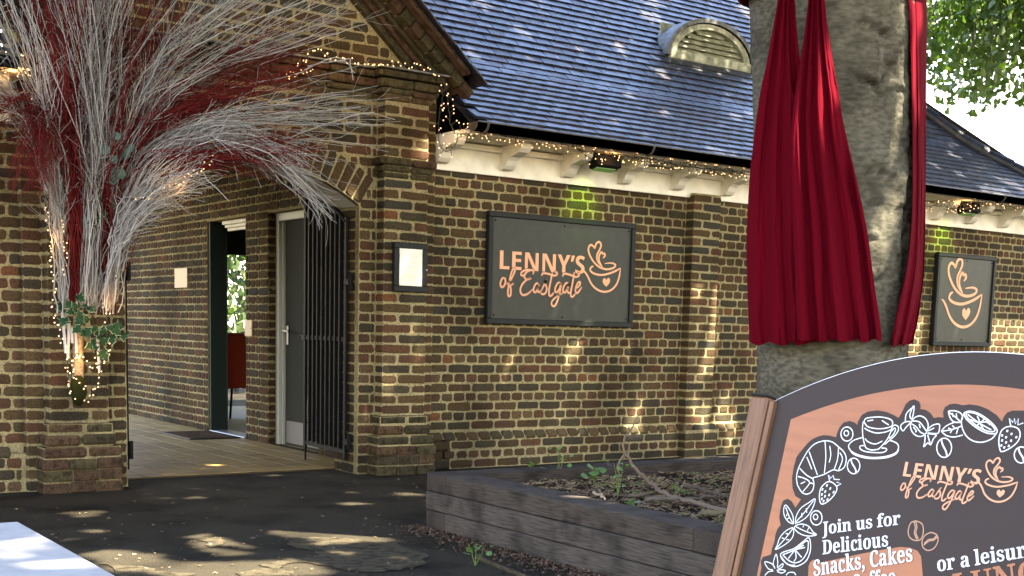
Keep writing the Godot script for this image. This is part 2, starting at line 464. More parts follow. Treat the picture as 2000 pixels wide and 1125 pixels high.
# ================================================================ the building
const EAVE_Y := 2.601
const EAVE_Z := 0.45
const BREAK := 0.9
var T1 := tan(deg_to_rad(35.0))
func roof_y(z: float) -> float:
	var s := EAVE_Z - z
	return EAVE_Y + (s * T1 if s < BREAK else BREAK * T1 + (s - BREAK))
func onroof(x: float, y: float) -> Vector3:
	var d := ray(x, y)
	var k := (EAVE_Y + (EAVE_Z - EYE.z) * T1 - EYE.y) / (d.y + d.z * T1)
	var q := EYE + d * k
	if EAVE_Z - q.z < BREAK: return q
	k = (EAVE_Y + BREAK * T1 + (EAVE_Z - BREAK - EYE.z) - EYE.y) / (d.y + d.z)
	return EYE + d * k
const HIP_X := 8.1      # eaves corner of the roof
const PC := -1.69       # centre line of the entrance porch
func course_y(k: int) -> float: return 2.362 - 0.075 * k
func build_range() -> Node3D:
	var B := thing("cafe_building", "long single storey brown brick building with white eaves and tiled roof with sky blue put into its colour", "building")
	# mortar cores with the bricks laid on them
	var w := MB.new()
	w.box(Vector3(4.05, 1.15, -0.169), Vector3(8.1, 2.4, 0.336))
	w.box(Vector3(4.05, 0.115, 0.0245), Vector3(8.1, 0.26, 0.056))
	var wl := MB.new()
	wl.box(Vector3(-5.1, 1.15, -0.169), Vector3(4.0, 2.4, 0.336))
	wl.box(Vector3(-5.1, 0.115, 0.022), Vector3(4.0, 0.26, 0.056))
	part("wing_wall", wl, M.mortar, B)
	w.box(Vector3(-0.0915, 1.15, -0.169), Vector3(0.183, 2.4, 0.336))
	# cant between wall and plinth
	for s in [[-0.17, 8.1]]:
		w.quad(Vector3(s[0], 0.235, 0.05), Vector3(s[1], 0.235, 0.05), Vector3(s[1], 0.305, -0.004), Vector3(s[0], 0.305, -0.004))
	w.box(Vector3(7.93, 1.15, -3.6), Vector3(0.34, 2.4, 7.0))
	var wall := part("front_wall", w, M.mortar, B)
	var recs := []
	rng.seed = 21
	var pil0 := 2.46; var pil1 := 2.80
	var rows := []
	for k in range(1, 28): rows.append([k, course_y(k)])
	lay(recs, Vector3(0, 0, 0.004), Basis.IDENTITY, rows, func(_y): return [[-0.19, pil0], [pil1, 8.1]])
	lay(recs, Vector3(0, 0, 0.004), Basis.IDENTITY, rows, func(_y): return [[-7.1, -3.17]], true, 0.06)
	var low := []
	for k in range(29, 33): low.append([k, course_y(k)])
	lay(recs, Vector3(0, 0, 0.056), Basis.IDENTITY, low, func(_y): return [[-0.19, pil0], [pil1, 8.1]])
	lay(recs, Vector3(0, 0, 0.056), Basis.IDENTITY, low, func(_y): return [[-7.1, -3.22]], true, 0.06)
	var cant := Basis(Vector3.RIGHT, deg_to_rad(-38.0))
	for seg in [[-0.17, pil0 - 0.01], [pil1 + 0.01, 8.1], [-7.1, -3.22]]:
		var x: float = seg[0]
		while x + 0.1 < seg[1]:
			put_brick(recs, Vector3(x + 0.055, course_y(28), 0.043), 0.104, cant, false, [8, 4, 8, 7, 4][rng.randi() % 5], 0.078)
			x += 0.1125
	# pilaster on the front wall
	var pm := MB.new()
	pm.box(Vector3(2.63, 1.14, 0.037), Vector3(0.316, 2.38, 0.112))
	pm.box(Vector3(2.63, 0.115, 0.07), Vector3(0.386, 0.26, 0.138))
	part("pilaster_core", pm, M.mortar, B)
	for k in range(1, 33):
		var z := 0.096 if k < 28 else (0.118 if k == 28 else 0.146)
		var e := 0.0 if k < 28 else 0.036
		var y := course_y(k)
		if y < -0.02: continue
		var l := pil0 - e; var r := pil1 + e
		var cut := l + (0.225 if k % 2 == 1 else 0.1125) + e * 0.5
		put_brick(recs, Vector3((l + cut) / 2 - 0.002, y, z), cut - l - 0.008, Basis.IDENTITY, true)
		put_brick(recs, Vector3((cut + r) / 2 + 0.002, y, z), r - cut - 0.008, Basis.IDENTITY, true)
	build_bricks(recs, wall, 300)
	# fascia, soffit, brackets
	var f := MB.new()
	f.box(Vector3(4.07, 2.405, 0.02), Vector3(8.45, 0.226, 0.03), Basis.IDENTITY, 0.004)
	part("fascia", f, M.white_paint, B)
	var f2 := MB.new()
	f2.box(Vector3(-5.1, 2.405, 0.02), Vector3(3.75, 0.226, 0.03), Basis.IDENTITY, 0.004)
	part("fascia", f2, M.white_paint, B)
	for s in [[-0.155, 8.25], [-7.0, -3.23]]:
		var so := MB.new()
		so.box(Vector3((s[0] + s[1]) / 2, 2.535, 0.2), Vector3(s[1] - s[0], 0.03, 0.46))
		part("soffit", so, M.white_paint, B)
		var st := MB.new()
		st.box(Vector3((s[0] + s[1]) / 2, 2.487, 0.055), Vector3(s[1] - s[0], 0.045, 0.038), Basis.IDENTITY, 0.006)
		part("trim", st, M.white_paint, B)
	var prof := PackedVector2Array([Vector2(0.037, 2.345), Vector2(0.06, 2.338), Vector2(0.09, 2.345), Vector2(0.12, 2.37), Vector2(0.145, 2.405), Vector2(0.18, 2.43), Vector2(0.23, 2.438), Vector2(0.29, 2.455), Vector2(0.32, 2.482), Vector2(0.33, 2.518), Vector2(0.037, 2.518)])
	var bx := []
	var q := -0.13
	while q < 8.0:
		bx.append(q); q += 0.603
	bx.append(-3.35); bx.append(-3.95)
	for x in bx:
		var bm := MB.new()
		var flip := PackedVector2Array()
		for p in prof: flip.append(Vector2(p.x, p.y))
		bm.prism(flip, Transform3D(Basis(Vector3(0, 0, 1), Vector3(0, 1, 0), Vector3(-1, 0, 0)), Vector3(x - 0.05, 0, 0)), 0.1)
		part("bracket", bm, M.white_paint, B)
	# gutter: half round trough
	for s in [[-0.14, 8.2], [-7.0, -3.3]]:
		var gm := MB.new()
		var R := 0.062
		for k in 10:
			var a0 := PI + PI * k / 10.0; var a1 := PI + PI * (k + 1) / 10.0
			var c0 := Vector3(0, cos(a0 + PI / 2) * 0 + sin(a0) * R, cos(a0) * R); var c1 := Vector3(0, sin(a1) * R, cos(a1) * R)
			var o := Vector3(0, 2.588, 0.505)
			var A := o + c0 + Vector3(s[0], 0, 0); var C := o + c1 + Vector3(s[0], 0, 0)
			var W := Vector3(s[1] - s[0], 0, 0)
			gm.quadn(A, C, C + W, A + W, c0 / R, c1 / R, c1 / R, c0 / R)
			gm.quad(A * 1.0 + Vector3(0, 0.004, 0), A + W + Vector3(0, 0.004, 0), C + W + Vector3(0, 0.004, 0), C + Vector3(0, 0.004, 0))
			gm.tri(o + Vector3(s[0], 0, 0), C, A)
		gm.box(Vector3((s[0] + s[1]) / 2, 2.588, 0.567), Vector3(s[1] - s[0], 0.014, 0.014), Basis.IDENTITY, 0.004)
		var g := part("gutter", gm, M.gutter_iron, B)
		var x: float = s[0] + 0.09
		while x < s[1]:
			var cl := MB.new()
			var pts := PackedVector3Array()
			var rd := PackedFloat32Array()
			for k in 9:
				var a := PI + PI * k / 8.0
				pts.append(Vector3(x, 2.588 + sin(a) * 0.068, 0.505 + cos(a) * 0.068)); rd.append(0.011)
			cl.tube(pts, rd, 5)
			part("gutter_clip", cl, M.gutter_iron, g)
			x += 1.6
	# roof: boarding, then the tiles
	var rb := MB.new()
	var zr := -3.4
	var zb := EAVE_Z - BREAK
	for s in [[0.02, HIP_X], [-7.2, -3.4]]:
		pass
	var y0 := EAVE_Y - 0.035
	var yb := roof_y(zb) - 0.035
	var yr := roof_y(zr) - 0.035
	var hx := func(z: float) -> float: return HIP_X - (EAVE_Z - z)
	rb.quad(Vector3(-0.1, y0, EAVE_Z), Vector3(HIP_X, y0, EAVE_Z), Vector3(hx.call(zb), yb, zb), Vector3(-0.1, yb, zb))
	rb.quad(Vector3(-7.2, y0, EAVE_Z), Vector3(-3.4, y0, EAVE_Z), Vector3(-3.4, yb, zb), Vector3(-7.2, yb, zb))
	rb.quad(Vector3(-0.1, yb, zb), Vector3(hx.call(zb), yb, zb), Vector3(hx.call(zr), yr, zr), Vector3(-0.1, yr, zr))
	rb.quad(Vector3(-7.2, yb, zb), Vector3(-3.4, yb, zb), Vector3(-3.4, yb + 1.6, zb - 1.6), Vector3(-7.2, yb + 1.6, zb - 1.6))
	rb.quad(Vector3(-0.1, yr, zr), Vector3(hx.call(zr), yr, zr), Vector3(HIP_X, y0, -7.3), Vector3(-0.1, y0, -7.3))
	rb.quad(Vector3(HIP_X, y0, EAVE_Z), Vector3(HIP_X, y0, -7.3), Vector3(hx.call(zr), yr, zr), Vector3(hx.call(zb), yb, zb))
	var roof := part("roof", rb, M.roof_felt, B)
	build_tiles(roof)
	return B
func build_tiles(roof: Node3D) -> void:
	rng.seed = 31
	var meshes := []
	for k in 4:
		var m := MB.new()
		# a plain clay tile, slightly cambered: local x across, y up the slope, z out; the tail is at y = 0
		var W := 0.1595; var H := 0.15; var th := 0.021
		var jl := rng.randf_range(-0.003, 0.003); var jr := rng.randf_range(-0.003, 0.003)
		var cam := rng.randf_range(0.0005, 0.002)
		var xs := [-W / 2, 0.0, W / 2]
		var zt := [0.0, cam, 0.0]
		var yt := [jl, (jl + jr) / 2, jr]
		for q in 2:
			var a := Vector3(xs[q], yt[q], zt[q]); var b := Vector3(xs[q + 1], yt[q + 1], zt[q + 1])
			var d := Vector3(xs[q + 1], H, zt[q + 1]); var e := Vector3(xs[q], H, zt[q])
			m.quad(a, b, d, e)
			m.quad(a - Vector3(0, 0, th), b - Vector3(0, 0, th), b, a)
		m.quad(Vector3(-W / 2, jl, -th), Vector3(-W / 2, jl, 0), Vector3(-W / 2, H, 0), Vector3(-W / 2, H, -th))
		m.quad(Vector3(W / 2, jr, 0), Vector3(W / 2, jr, -th), Vector3(W / 2, H, -th), Vector3(W / 2, H, 0))
		meshes.append(m)
	var recs := []
	var gauge := 0.1
	var s := -0.05
	var row := 0
	while true:
		# distance along the slope -> z
		var l1 := BREAK / cos(deg_to_rad(35.0))
		var ang := deg_to_rad(lerpf(35.0, 45.0, smoothstep(l1 - 0.35, l1 + 0.1, s)))
		var hz := s * cos(deg_to_rad(35.0)) if s < l1 else BREAK + (s - l1) * cos(deg_to_rad(45.0))
		var z := EAVE_Z - hz
		if z < -2.55: break
		var y := EAVE_Y + (hz * T1 if hz < BREAK else BREAK * T1 + (hz - BREAK))
		var tilt := ang - 0.13
		var b := Basis(Vector3.RIGHT, -(PI / 2 - tilt))
		var x := -7.15 + (0.0825 if row % 2 else 0.0)
		while x < HIP_X - hz - 0.02:
			var P := Vector3(x + rng.randf_range(-0.003, 0.003), y + 0.024, z)
			var inside_porch := x > -3.3 and x < -0.05 and y < 4.4 - absf(x - PC) * 0.83 and z > -0.2
			# the louvred vent breaks the tiling
			var in_vent := x > 3.02 and x < 4.16 and z < -0.90 and z > -0.98 - 0.36 * sqrt(maxf(0.0, 1.0 - pow((x - 3.58) / 0.56, 2.0)))
			if not inside_porch and not in_vent:
				var bb := b * Basis(Vector3(0, 0, 1), rng.randf_range(-0.008, 0.008) if rng.randf() < 0.97 else rng.randf_range(-0.06, 0.06)) * Basis(Vector3.RIGHT, rng.randf_range(-0.016, 0.01)) * Basis(Vector3.UP, rng.randf_range(-0.006, 0.006))
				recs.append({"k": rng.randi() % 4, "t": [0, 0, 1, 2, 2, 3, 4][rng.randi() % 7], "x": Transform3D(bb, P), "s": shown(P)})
			x += 0.165
		s += gauge; row += 1
	recs.sort_custom(func(a, c): return a.s > c.s)
	var shared := {}
	var groups := {}
	for i in recs.size():
		var r: Dictionary = recs[i]
		if i < 300 and r.s > 0:
			var key := "%d_%d" % [r.k, r.t]
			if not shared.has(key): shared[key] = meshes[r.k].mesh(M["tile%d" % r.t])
			var o := MeshInstance3D.new()
			o.name = "roof_tile"; o.mesh = shared[key]; o.transform = r.x
			roof.add_child(o, true)
		else:
			if not groups.has(r.t): groups[r.t] = MB.new()
			var g: MB = groups[r.t]
			g.v.append_array(r.x * meshes[r.k].v)
			g.n.append_array(Transform3D(r.x.basis, Vector3.ZERO) * meshes[r.k].n)
			g.c.append_array(meshes[r.k].c)
	var am := ArrayMesh.new()
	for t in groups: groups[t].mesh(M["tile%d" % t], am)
	var rest := part("tiling", am, null, roof, "stuff")
	# hip tiles
	var z := EAVE_Z
	while z > -2.6:
		var p := Vector3(HIP_X - (EAVE_Z - z), roof_y(z) + 0.02, z)
		var p2 := Vector3(HIP_X - (EAVE_Z - z + 0.22), roof_y(z - 0.22) + 0.02, z - 0.22)
		var m := MB.new()
		m.tube(PackedVector3Array([p, p2]), PackedFloat32Array([0.085, 0.07]), 8)
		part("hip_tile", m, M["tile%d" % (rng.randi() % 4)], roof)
		z -= 0.2
func build_vent(B: Node3D) -> void:
	var o := Vector3(3.575, 3.72, -0.955)
	var hw := 0.565; var hh := 0.385
	var arc := func(rx: float, ry: float, y0: float, k: int, n: int) -> Vector2:
		var a := PI * k / n
		return Vector2(cos(a) * rx, y0 + sin(a) * ry)
	# curved lead covered back
	var n := 22
	var hood := MB.new()
	for k in n:
		var a: Vector2 = arc.call(hw + 0.03, hh + 0.02, 0.02, k, n); var b: Vector2 = arc.call(hw + 0.03, hh + 0.02, 0.02, k + 1, n)
		var back := 0.62
		hood.quad(o + Vector3(a.x, a.y, 0.05), o + Vector3(a.x, a.y - 0.0, -back), o + Vector3(b.x, b.y, -back), o + Vector3(b.x, b.y, 0.05))
		var a2: Vector2 = arc.call(hw - 0.01, hh - 0.02, 0.02, k, n); var b2: Vector2 = arc.call(hw - 0.01, hh - 0.02, 0.02, k + 1, n)
		hood.quad(o + Vector3(a2.x, a2.y, 0.05), o + Vector3(a.x, a.y, 0.05), o + Vector3(b.x, b.y, 0.05), o + Vector3(b2.x, b2.y, 0.05))
	var v := Node3D.new(); v.name = "roof_vent"; B.add_child(v)
	v.set_meta("label", "half round louvred vent with weathered white frame on the tiled roof")
	part("hood", hood, M.lead, v)
	var fr := MB.new()
	for k in n:
		var a: Vector2 = arc.call(hw - 0.02, hh - 0.03, 0.02, k, n); var b: Vector2 = arc.call(hw - 0.02, hh - 0.03, 0.02, k + 1, n)
		var a2: Vector2 = arc.call(hw - 0.11, hh - 0.11, 0.05, k, n); var b2: Vector2 = arc.call(hw - 0.11, hh - 0.11, 0.05, k + 1, n)
		fr.quad(o + Vector3(a2.x, a2.y, 0.03), o + Vector3(a.x, a.y, 0.03), o + Vector3(b.x, b.y, 0.03), o + Vector3(b2.x, b2.y, 0.03))
		fr.quad(o + Vector3(a2.x, a2.y, -0.05), o + Vector3(a2.x, a2.y, 0.03), o + Vector3(b2.x, b2.y, 0.03), o + Vector3(b2.x, b2.y, -0.05))
	fr.box(o + Vector3(0, 0.035, 0.012), Vector3(2 * hw - 0.04, 0.085, 0.06), Basis.IDENTITY, 0.006)
	part("frame", fr, M.vent_paint, v)
	for k in 6:
		var y := 0.10 + k * 0.048
		var half := (hw - 0.105) * sqrt(maxf(0.0, 1.0 - pow((y - 0.03) / (hh - 0.1), 2.0)))
		if half < 0.06: continue
		var s := MB.new()
		s.box(o + Vector3(0, y, -0.012), Vector3(half * 2, 0.008, 0.075), Basis(Vector3.RIGHT, deg_to_rad(48)))
		part("louvre", s, M.vent_paint, v)
	var bk := MB.new()
	bk.box(o + Vector3(0, 0.17, -0.2), Vector3(0.95, 0.4, 0.02))
	part("backing", bk, M.vent_paint, v)
	var ap := MB.new()
	ap.box(o + Vector3(-0.02, -0.055, 0.075), Vector3(1.2, 0.012, 0.2), Basis(Vector3.RIGHT, deg_to_rad(46)), 0.003)
	part("lead_apron", ap, M.lead_dark, v)
# ================================================================ the entrance porch with its passage
const AR := 1.57        # arch radius, and the height of its centre
const AC := 0.66
const JAMB := 0.86
func build_porch() -> Node3D:
	var P := thing("entrance_porch", "gabled brick entrance porch with arched opening and moulded corner piers", "porch")
	rng.seed = 41
	var recs := []
	# mortar body of the gable wall with the arch cut out
	var out := PackedVector2Array()
	var apex := 2.95 + 1.5 * 0.85
	out.append(Vector2(PC - 1.5, -0.1)); out.append(Vector2(PC - JAMB, -0.1))
	var a0 := asin(JAMB / AR)
	for k in 25:
		var a := -a0 + 2 * a0 * k / 24.0
		out.append(Vector2(PC + sin(a) * AR, AC + cos(a) * AR))
	out.append(Vector2(PC + JAMB, -0.1)); out.append(Vector2(PC + 1.5, -0.1)); out.append(Vector2(PC + 1.5, 2.95))
	out.append(Vector2(PC, apex)); out.append(Vector2(PC - 1.5, 2.95))
	var w := MB.new()
	w.prism(out, Transform3D(Basis.IDENTITY, Vector3(0, 0, 0.068)), 0.36)
	var wall := part("gable_wall", w, M.mortar, P)
	# arch ring
	var n := 25
	for k in n:
		var a := -a0 + 2 * a0 * (k + 0.5) / n
		var rdir := Vector3(sin(a), cos(a), 0)
		var b := Basis(rdir, Vector3(0, 0, 1).cross(rdir), Vector3(0, 0, 1))
		put_brick(recs, Vector3(PC, AC, 0.0) + rdir * (AR + 0.116) + Vector3(0, 0, 0.079), 0.222, b, true, [0, 3, 2, 3, 6, 8][rng.randi() % 6], 0.064)
	# plain courses
	var hole := func(y: float) -> float:
		if y < AC + cos(a0) * AR: return JAMB
		var top := AR + 0.235
		if y < AC + cos(a0) * top - 0.02: return JAMB + (y - (AC + cos(a0) * AR)) * tan(a0) + 0.0
		var q := top * top - (y - AC) * (y - AC)
		return sqrt(q) if q > 0 else -1.0
	var rows := []
	for k in range(-7, 33): rows.append([k + 20, course_y(k)])
	var low_spans := func(y: float) -> Array:
		if y > 2.72: return []
		var h: float = hole.call(y)
		if h < 0: return [[PC - 1.0, PC + 1.0]]
		return [[PC - 1.0, PC - h], [PC + h, PC + 1.0]]
	lay(recs, Vector3(0, 0, 0.072), Basis.IDENTITY, rows, low_spans, false, PC + 0.06, true)
	# narrow strips outside the corner piers
	for k in range(-5, 33):
		var y := course_y(k)
		if y < -0.02: continue
		for sg in [-1.0, 1.0]:
			put_brick(recs, Vector3(PC + sg * 1.445, y, 0.072), 0.125, Basis.IDENTITY, true)
	# tympanum
	var gr := []
	for k in 20: gr.append([k, 2.995 + 0.075 * k])
	lay(recs, Vector3(0, 0, 0.072), Basis.IDENTITY, gr, func(y): var h: float = 1.28 - (y + 0.035 - 2.95) / 0.85; return [[PC - h, PC + h]] if h > 0.05 else [], false, PC)
	# piers
	for sg in [-1.0, 1.0]:
		var c: float = PC + sg * 1.195
		var pm := MB.new()
		pm.box(Vector3(c, 1.4, 0.10), Vector3(0.366, 3.0, 0.134))
		part("pier_core", pm, M.mortar, P)
		var half := 0.195
		for k in range(-5, 27):
			var y := course_y(k)
			if y > 2.14 and y < 2.36: continue
			if y > 2.72: continue
			var odd: bool = (k % 2 != 0)
			var cut := c - half + (0.257 if odd else 0.137)
			put_brick(recs, Vector3((c - half + cut) / 2, y, 0.17), cut - c + half - 0.009, Basis.IDENTITY, true)
			put_brick(recs, Vector3((cut + c + half) / 2, y, 0.17), c + half - cut - 0.009, Basis.IDENTITY, true)
		# base: three rough moulded courses on a projecting plinth
		var lay3 := [[5, 0.018, 0.0], [4, 0.035, 0.008], [3, 0.058, 0.0], [2, 0.066, 0.0], [1, 0.058, 0.0], [0, 0.062, 0.0]]
		for L in lay3:
			var y: float = 0.0325 + 0.075 * L[0]
			mould_row(P, c - half - L[1], c + half + L[1], y - 0.034, y + 0.034, 0.06, 0.17 + L[1], 2 if L[0] > 2 else 3, 0.016 if L[0] > 2 else 0.006, L[0])
		var bm := MB.new()
		bm.box(Vector3(c, 0.14, 0.13), Vector3(0.485, 0.30, 0.17))
		bm.box(Vector3(c, 0.36, 0.11), Vector3(0.41, 0.15, 0.14))
		part("base_core", bm, M.mortar, P)
		# cap mouldings
		for L in [[2.175, 2.215, 0.010], [2.222, 2.262, 0.026], [2.268, 2.318, 0.048]]:
			mould_row(P, c - half - L[2], c + half + L[2], L[0], L[1], 0.06, 0.17 + L[2], 2, 0.012, 9)
		for L in [[2.722, 2.762, 0.016], [2.768, 2.806, 0.032], [2.812, 2.87, 0.05], [2.876, 2.918, 0.085]]:
			mould_row(P, c - half - L[2], c + half + L[2], L[0], L[1], 0.06, 0.17 + L[2], 2, 0.01, 9)
	for L in [[2.722, 2.762, 0.016], [2.768, 2.806, 0.032], [2.812, 2.87, 0.05], [2.876, 2.918, 0.085]]:
		mould_row(P, PC - 0.99, PC + 0.99, L[0], L[1], 0.05, 0.075 + L[2], 9, 0.01, 9)
	# lead flashing along the cornice
	var le := MB.new()
	le.box(Vector3(PC, 2.93, 0.135), Vector3(2.02, 0.012, 0.11), Basis.IDENTITY, 0.003)
	for sg in [-1.0, 1.0]: le.box(Vector3(PC + sg * 1.2, 2.932, 0.17), Vector3(0.585, 0.014, 0.215), Basis.IDENTITY, 0.003)
	part("cornice_flashing", le, M.lead, P)
	# raking cornice
	for sg in [-1.0, 1.0]:
		var ang := deg_to_rad(40.4)
		var d := Vector3(sg * cos(ang), -sin(ang), 0)
		var up := Vector3(sg * sin(ang), cos(ang), 0)
		var start := Vector3(PC, 2.95 + 1.28 * 0.85, 0.0)
		var b := Basis(d, up, d.cross(up))
		var Ln := 1.93
		for L in [[0.0, 0.045, 0.13, "mould3"], [0.048, 0.085, 0.16, "mould1"], [0.088, 0.118, 0.20, "mould3"], [0.20, 0.235, 0.37, "mould1"]]:
			var m := MB.new()
			var cz: float = L[2] / 2
			m.box(start + d * (Ln / 2) + up * ((L[0] + L[1]) / 2) + Vector3(0, 0, cz), Vector3(Ln, L[1] - L[0], L[2]), Basis(d, up, Vector3(0, 0, sg)), 0.008)
			part("rake_moulding", m, M[L[3]], P)
		var t := 0.0
		while t < Ln - 0.02:
			for rr in 2:
				var m := MB.new()
				var jit := 0.0 if rr == 0 else 0.055
				m.box(start + d * (t + 0.054 + jit) + up * (0.159) + Vector3(0, 0, 0.13 + rr * 0.108), Vector3(0.103, 0.07 + rng.randf_range(-0.003, 0.003), 0.1), Basis(d, up, Vector3(0, 0, sg)), 0.005)
				part("rake_brick", m, M["mould%d" % ((rng.randi() % 3) + 1)], P)
			t += 0.112
		var core := MB.new()
		core.box(start + d * (Ln / 2) + up * 0.16 + Vector3(0, 0, 0.11), Vector3(Ln, 0.06, 0.22), Basis(d, up, Vector3(0, 0, sg)))
		part("rake_core", core, M.mortar, P)
		t = 0.0
		while t < Ln:
			var m := MB.new()
			m.box(start + d * (t + 0.08) + up * (0.246 + rng.randf_range(0, 0.006)) + Vector3(0, 0, 0.2), Vector3(0.17, 0.014, 0.42 + rng.randf_range(-0.012, 0.012)), Basis(d, up, Vector3(0, 0, sg)) * Basis(Vector3(0, 0, 1), -0.05), 0.003)
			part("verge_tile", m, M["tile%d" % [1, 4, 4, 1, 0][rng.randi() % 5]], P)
			t += 0.1
		# roof slope behind the verge
		var rs := MB.new()
		rs.box(start + d * (Ln / 2 - 0.02) + up * 0.235 + Vector3(0, 0, -1.5), Vector3(Ln, 0.02, 3.0), Basis(d, up, Vector3(0, 0, sg)))
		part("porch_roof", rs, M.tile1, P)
	build_bricks(recs, wall, 300)
	# plastered underside of the arch
	var so := MB.new()
	for k in 30:
		var u0 := -a0 + 2 * a0 * k / 30.0; var u1 := -a0 + 2 * a0 * (k + 1) / 30.0
		var r := AR - 0.008
		var A := Vector3(PC + sin(u0) * r, AC + cos(u0) * r, 0.035); var Bq := Vector3(PC + sin(u1) * r, AC + cos(u1) * r, 0.035)
		var z := Vector3(0, 0, -0.33)
		so.quadn(A, A + z, Bq + z, Bq, -Vector3(sin(u0), cos(u0), 0), -Vector3(sin(u0), cos(u0), 0), -Vector3(sin(u1), cos(u1), 0), -Vector3(sin(u1), cos(u1), 0))
	part("arch_soffit", so, M.plaster, P)
	# bricks of the jambs, seen inside the opening
	var jr := []
	for k in range(6, 33):
		var y := course_y(k)
		if y < -0.02 or y > 1.93: continue
		for z in [[-0.09, 0.215], [-0.245, 0.1]]:
			put_brick(jr, Vector3(PC + JAMB - 0.006, y, z[0]), z[1], Basis(Vector3(0, 0, 1), Vector3(0, 1, 0), Vector3(-1, 0, 0)))
	# passage walls
	var pw := MB.new()
	var px := -0.5
	var d1 := [-3.70, -2.75]; var d2 := [-2.26, -1.24]; var dh := 2.08
	var zs := [[-8.2, d1[0]], [d1[1], d2[0]], [d2[1], -0.28]]
	for s in zs: pw.box(Vector3(px + 0.1, 1.3, (s[0] + s[1]) / 2), Vector3(0.19, 2.8, s[1] - s[0]))
	for s in [d1, d2]: pw.box(Vector3(px + 0.1, dh + 0.31, (s[0] + s[1]) / 2), Vector3(0.19, 0.62, s[1] - s[0]))
	var pl := MB.new()
	pl.box(Vector3(-2.99, 1.3, -1.6), Vector3(0.19, 2.8, 2.6))
	part("passage_wall", pl, M.mortar, P)
	var pn := part("passage_wall", pw, M.mortar, P)
	var fb := Basis(Vector3(0, 0, 1), Vector3(0, 1, 0), Vector3(-1, 0, 0))
	var prow := []
	for k in range(-4, 33): prow.append([k + 20, course_y(k)])
	lay(jr, Vector3(px - 0.002, 0, 0), fb, prow, func(y):
		if y > 2.66 or y < -0.02: return []
		if y > dh: return [[-8.2, -0.28]]
		return [[-8.2, d1[0]], [d1[1], d2[0]], [d2[1], -0.28]])
	for k in range(4, 33):
		var y := course_y(k)
		if y < 0 or y > dh: continue
		put_brick(jr, Vector3(px + 0.052, y, d2[0] + 0.002), 0.1, Basis.IDENTITY)
	build_bricks(jr, pn, 0)
	var ce := MB.new()
	ce.box(Vector3(-1.7, 2.72, -3.3), Vector3(2.8, 0.06, 6.0))
	part("passage_ceiling", ce, M.plaster, P)
	# door with pale frame
	var fr := MB.new()
	for z in [d2[0] + 0.04, d2[1] - 0.04]: fr.box(Vector3(px + 0.11, dh / 2, z), Vector3(0.07, dh, 0.07), Basis.IDENTITY, 0.004)
	fr.box(Vector3(px + 0.11, dh - 0.035, (d2[0] + d2[1]) / 2), Vector3(0.072, 0.07, d2[1] - d2[0] - 0.15), Basis.IDENTITY, 0.004)
	for z in [d2[0] + 0.09]: fr.box(Vector3(px + 0.13, dh / 2 - 0.04, z), Vector3(0.05, dh - 0.08, 0.024))
	var df := part("door_frame", fr, M.door_paint, P)
	var dl := MB.new()
	dl.box(Vector3(px + 0.145, dh / 2 - 0.03, (d2[0] + d2[1]) / 2 + 0.015), Vector3(0.04, dh - 0.08, d2[1] - d2[0] - 0.19), Basis.IDENTITY, 0.003)
	var door := part("door", dl, M.door_grey, P)
	var kp := MB.new()
	kp.box(Vector3(px + 0.122, 0.13, (d2[0] + d2[1]) / 2 + 0.02), Vector3(0.004, 0.2, d2[1] - d2[0] - 0.24))
	part("kick_plate", kp, M.dull_metal, door)
	var hd := MB.new()
	hd.box(Vector3(px + 0.118, 1.0, d2[0] + 0.17), Vector3(0.008, 0.17, 0.04), Basis.IDENTITY, 0.003)
	hd.tube(PackedVector3Array([Vector3(px + 0.118, 1.04, d2[0] + 0.17), Vector3(px + 0.07, 1.04, d2[0] + 0.17), Vector3(px + 0.066, 1.038, d2[0] + 0.19), Vector3(px + 0.066, 1.035, d2[0] + 0.29)]), PackedFloat32Array([0.009, 0.009, 0.009, 0.008]), 7)
	part("handle", hd, M.steel, door)
	var vg := MB.new()
	var vz: float = d2[0] + 0.62
	vg.box(Vector3(px + 0.119, 0.36, vz), Vector3(0.008, 0.22, 0.22), Basis.IDENTITY, 0.003)
	part("vent_grille", vg, M.dull_metal, door)
	for cc in [-0.05, 0.05]:
		for k in 7:
			var sl := MB.new()
			sl.box(Vector3(px + 0.112, 0.285 + k * 0.025, vz + cc), Vector3(0.012, 0.008, 0.07), Basis(Vector3(0, 0, 1), 0.6))
			part("louvre", sl, M.steel, door)
	# first doorway: dark lining, head track and the door leaf swung into the room
	var ln := MB.new()
	ln.box(Vector3(px + 0.10, dh / 2, d1[0] + 0.02), Vector3(0.16, dh, 0.036))
	ln.box(Vector3(px + 0.14, dh / 2, d1[1] - 0.012), Vector3(0.1, dh, 0.02))
	part("door_lining", ln, M.door_green, P)
	var tr := MB.new()
	for k in 3: tr.box(Vector3(px + 0.075 + k * 0.028, dh - 0.022 - k * 0.028, (d1[0] + d1[1]) / 2 + 0.12), Vector3(0.03, 0.036, 0.7), Basis.IDENTITY, 0.004)
	part("head_track", tr, M.white_paint, P)
	var lf := MB.new()
	var swing := Basis(Vector3.UP, deg_to_rad(74))
	lf.box(Vector3(px + 0.20, 0.01 + dh / 2 - 0.03, d1[0] - 0.02) + swing * Vector3(0.4, 0, 0), Vector3(0.8, dh - 0.06, 0.044), swing, 0.003)
	var lfp := part("door", lf, M.door_green, P)
	lfp.set_meta("label", "dark green door leaf standing open into the room")
	var thr := MB.new()
	thr.box(Vector3(px + 0.1, 0.012, (d1[0] + d1[1]) / 2), Vector3(0.2, 0.02, d1[1] - d1[0] - 0.08), Basis.IDENTITY, 0.004)
	part("threshold", thr, M.steel, P)
	# room behind the doorway, open to the garden through a glazed wall
	var rm := MB.new()
	rm.box(Vector3(2.2, 2.68, -4.2), Vector3(5.2, 0.05, 5.8))
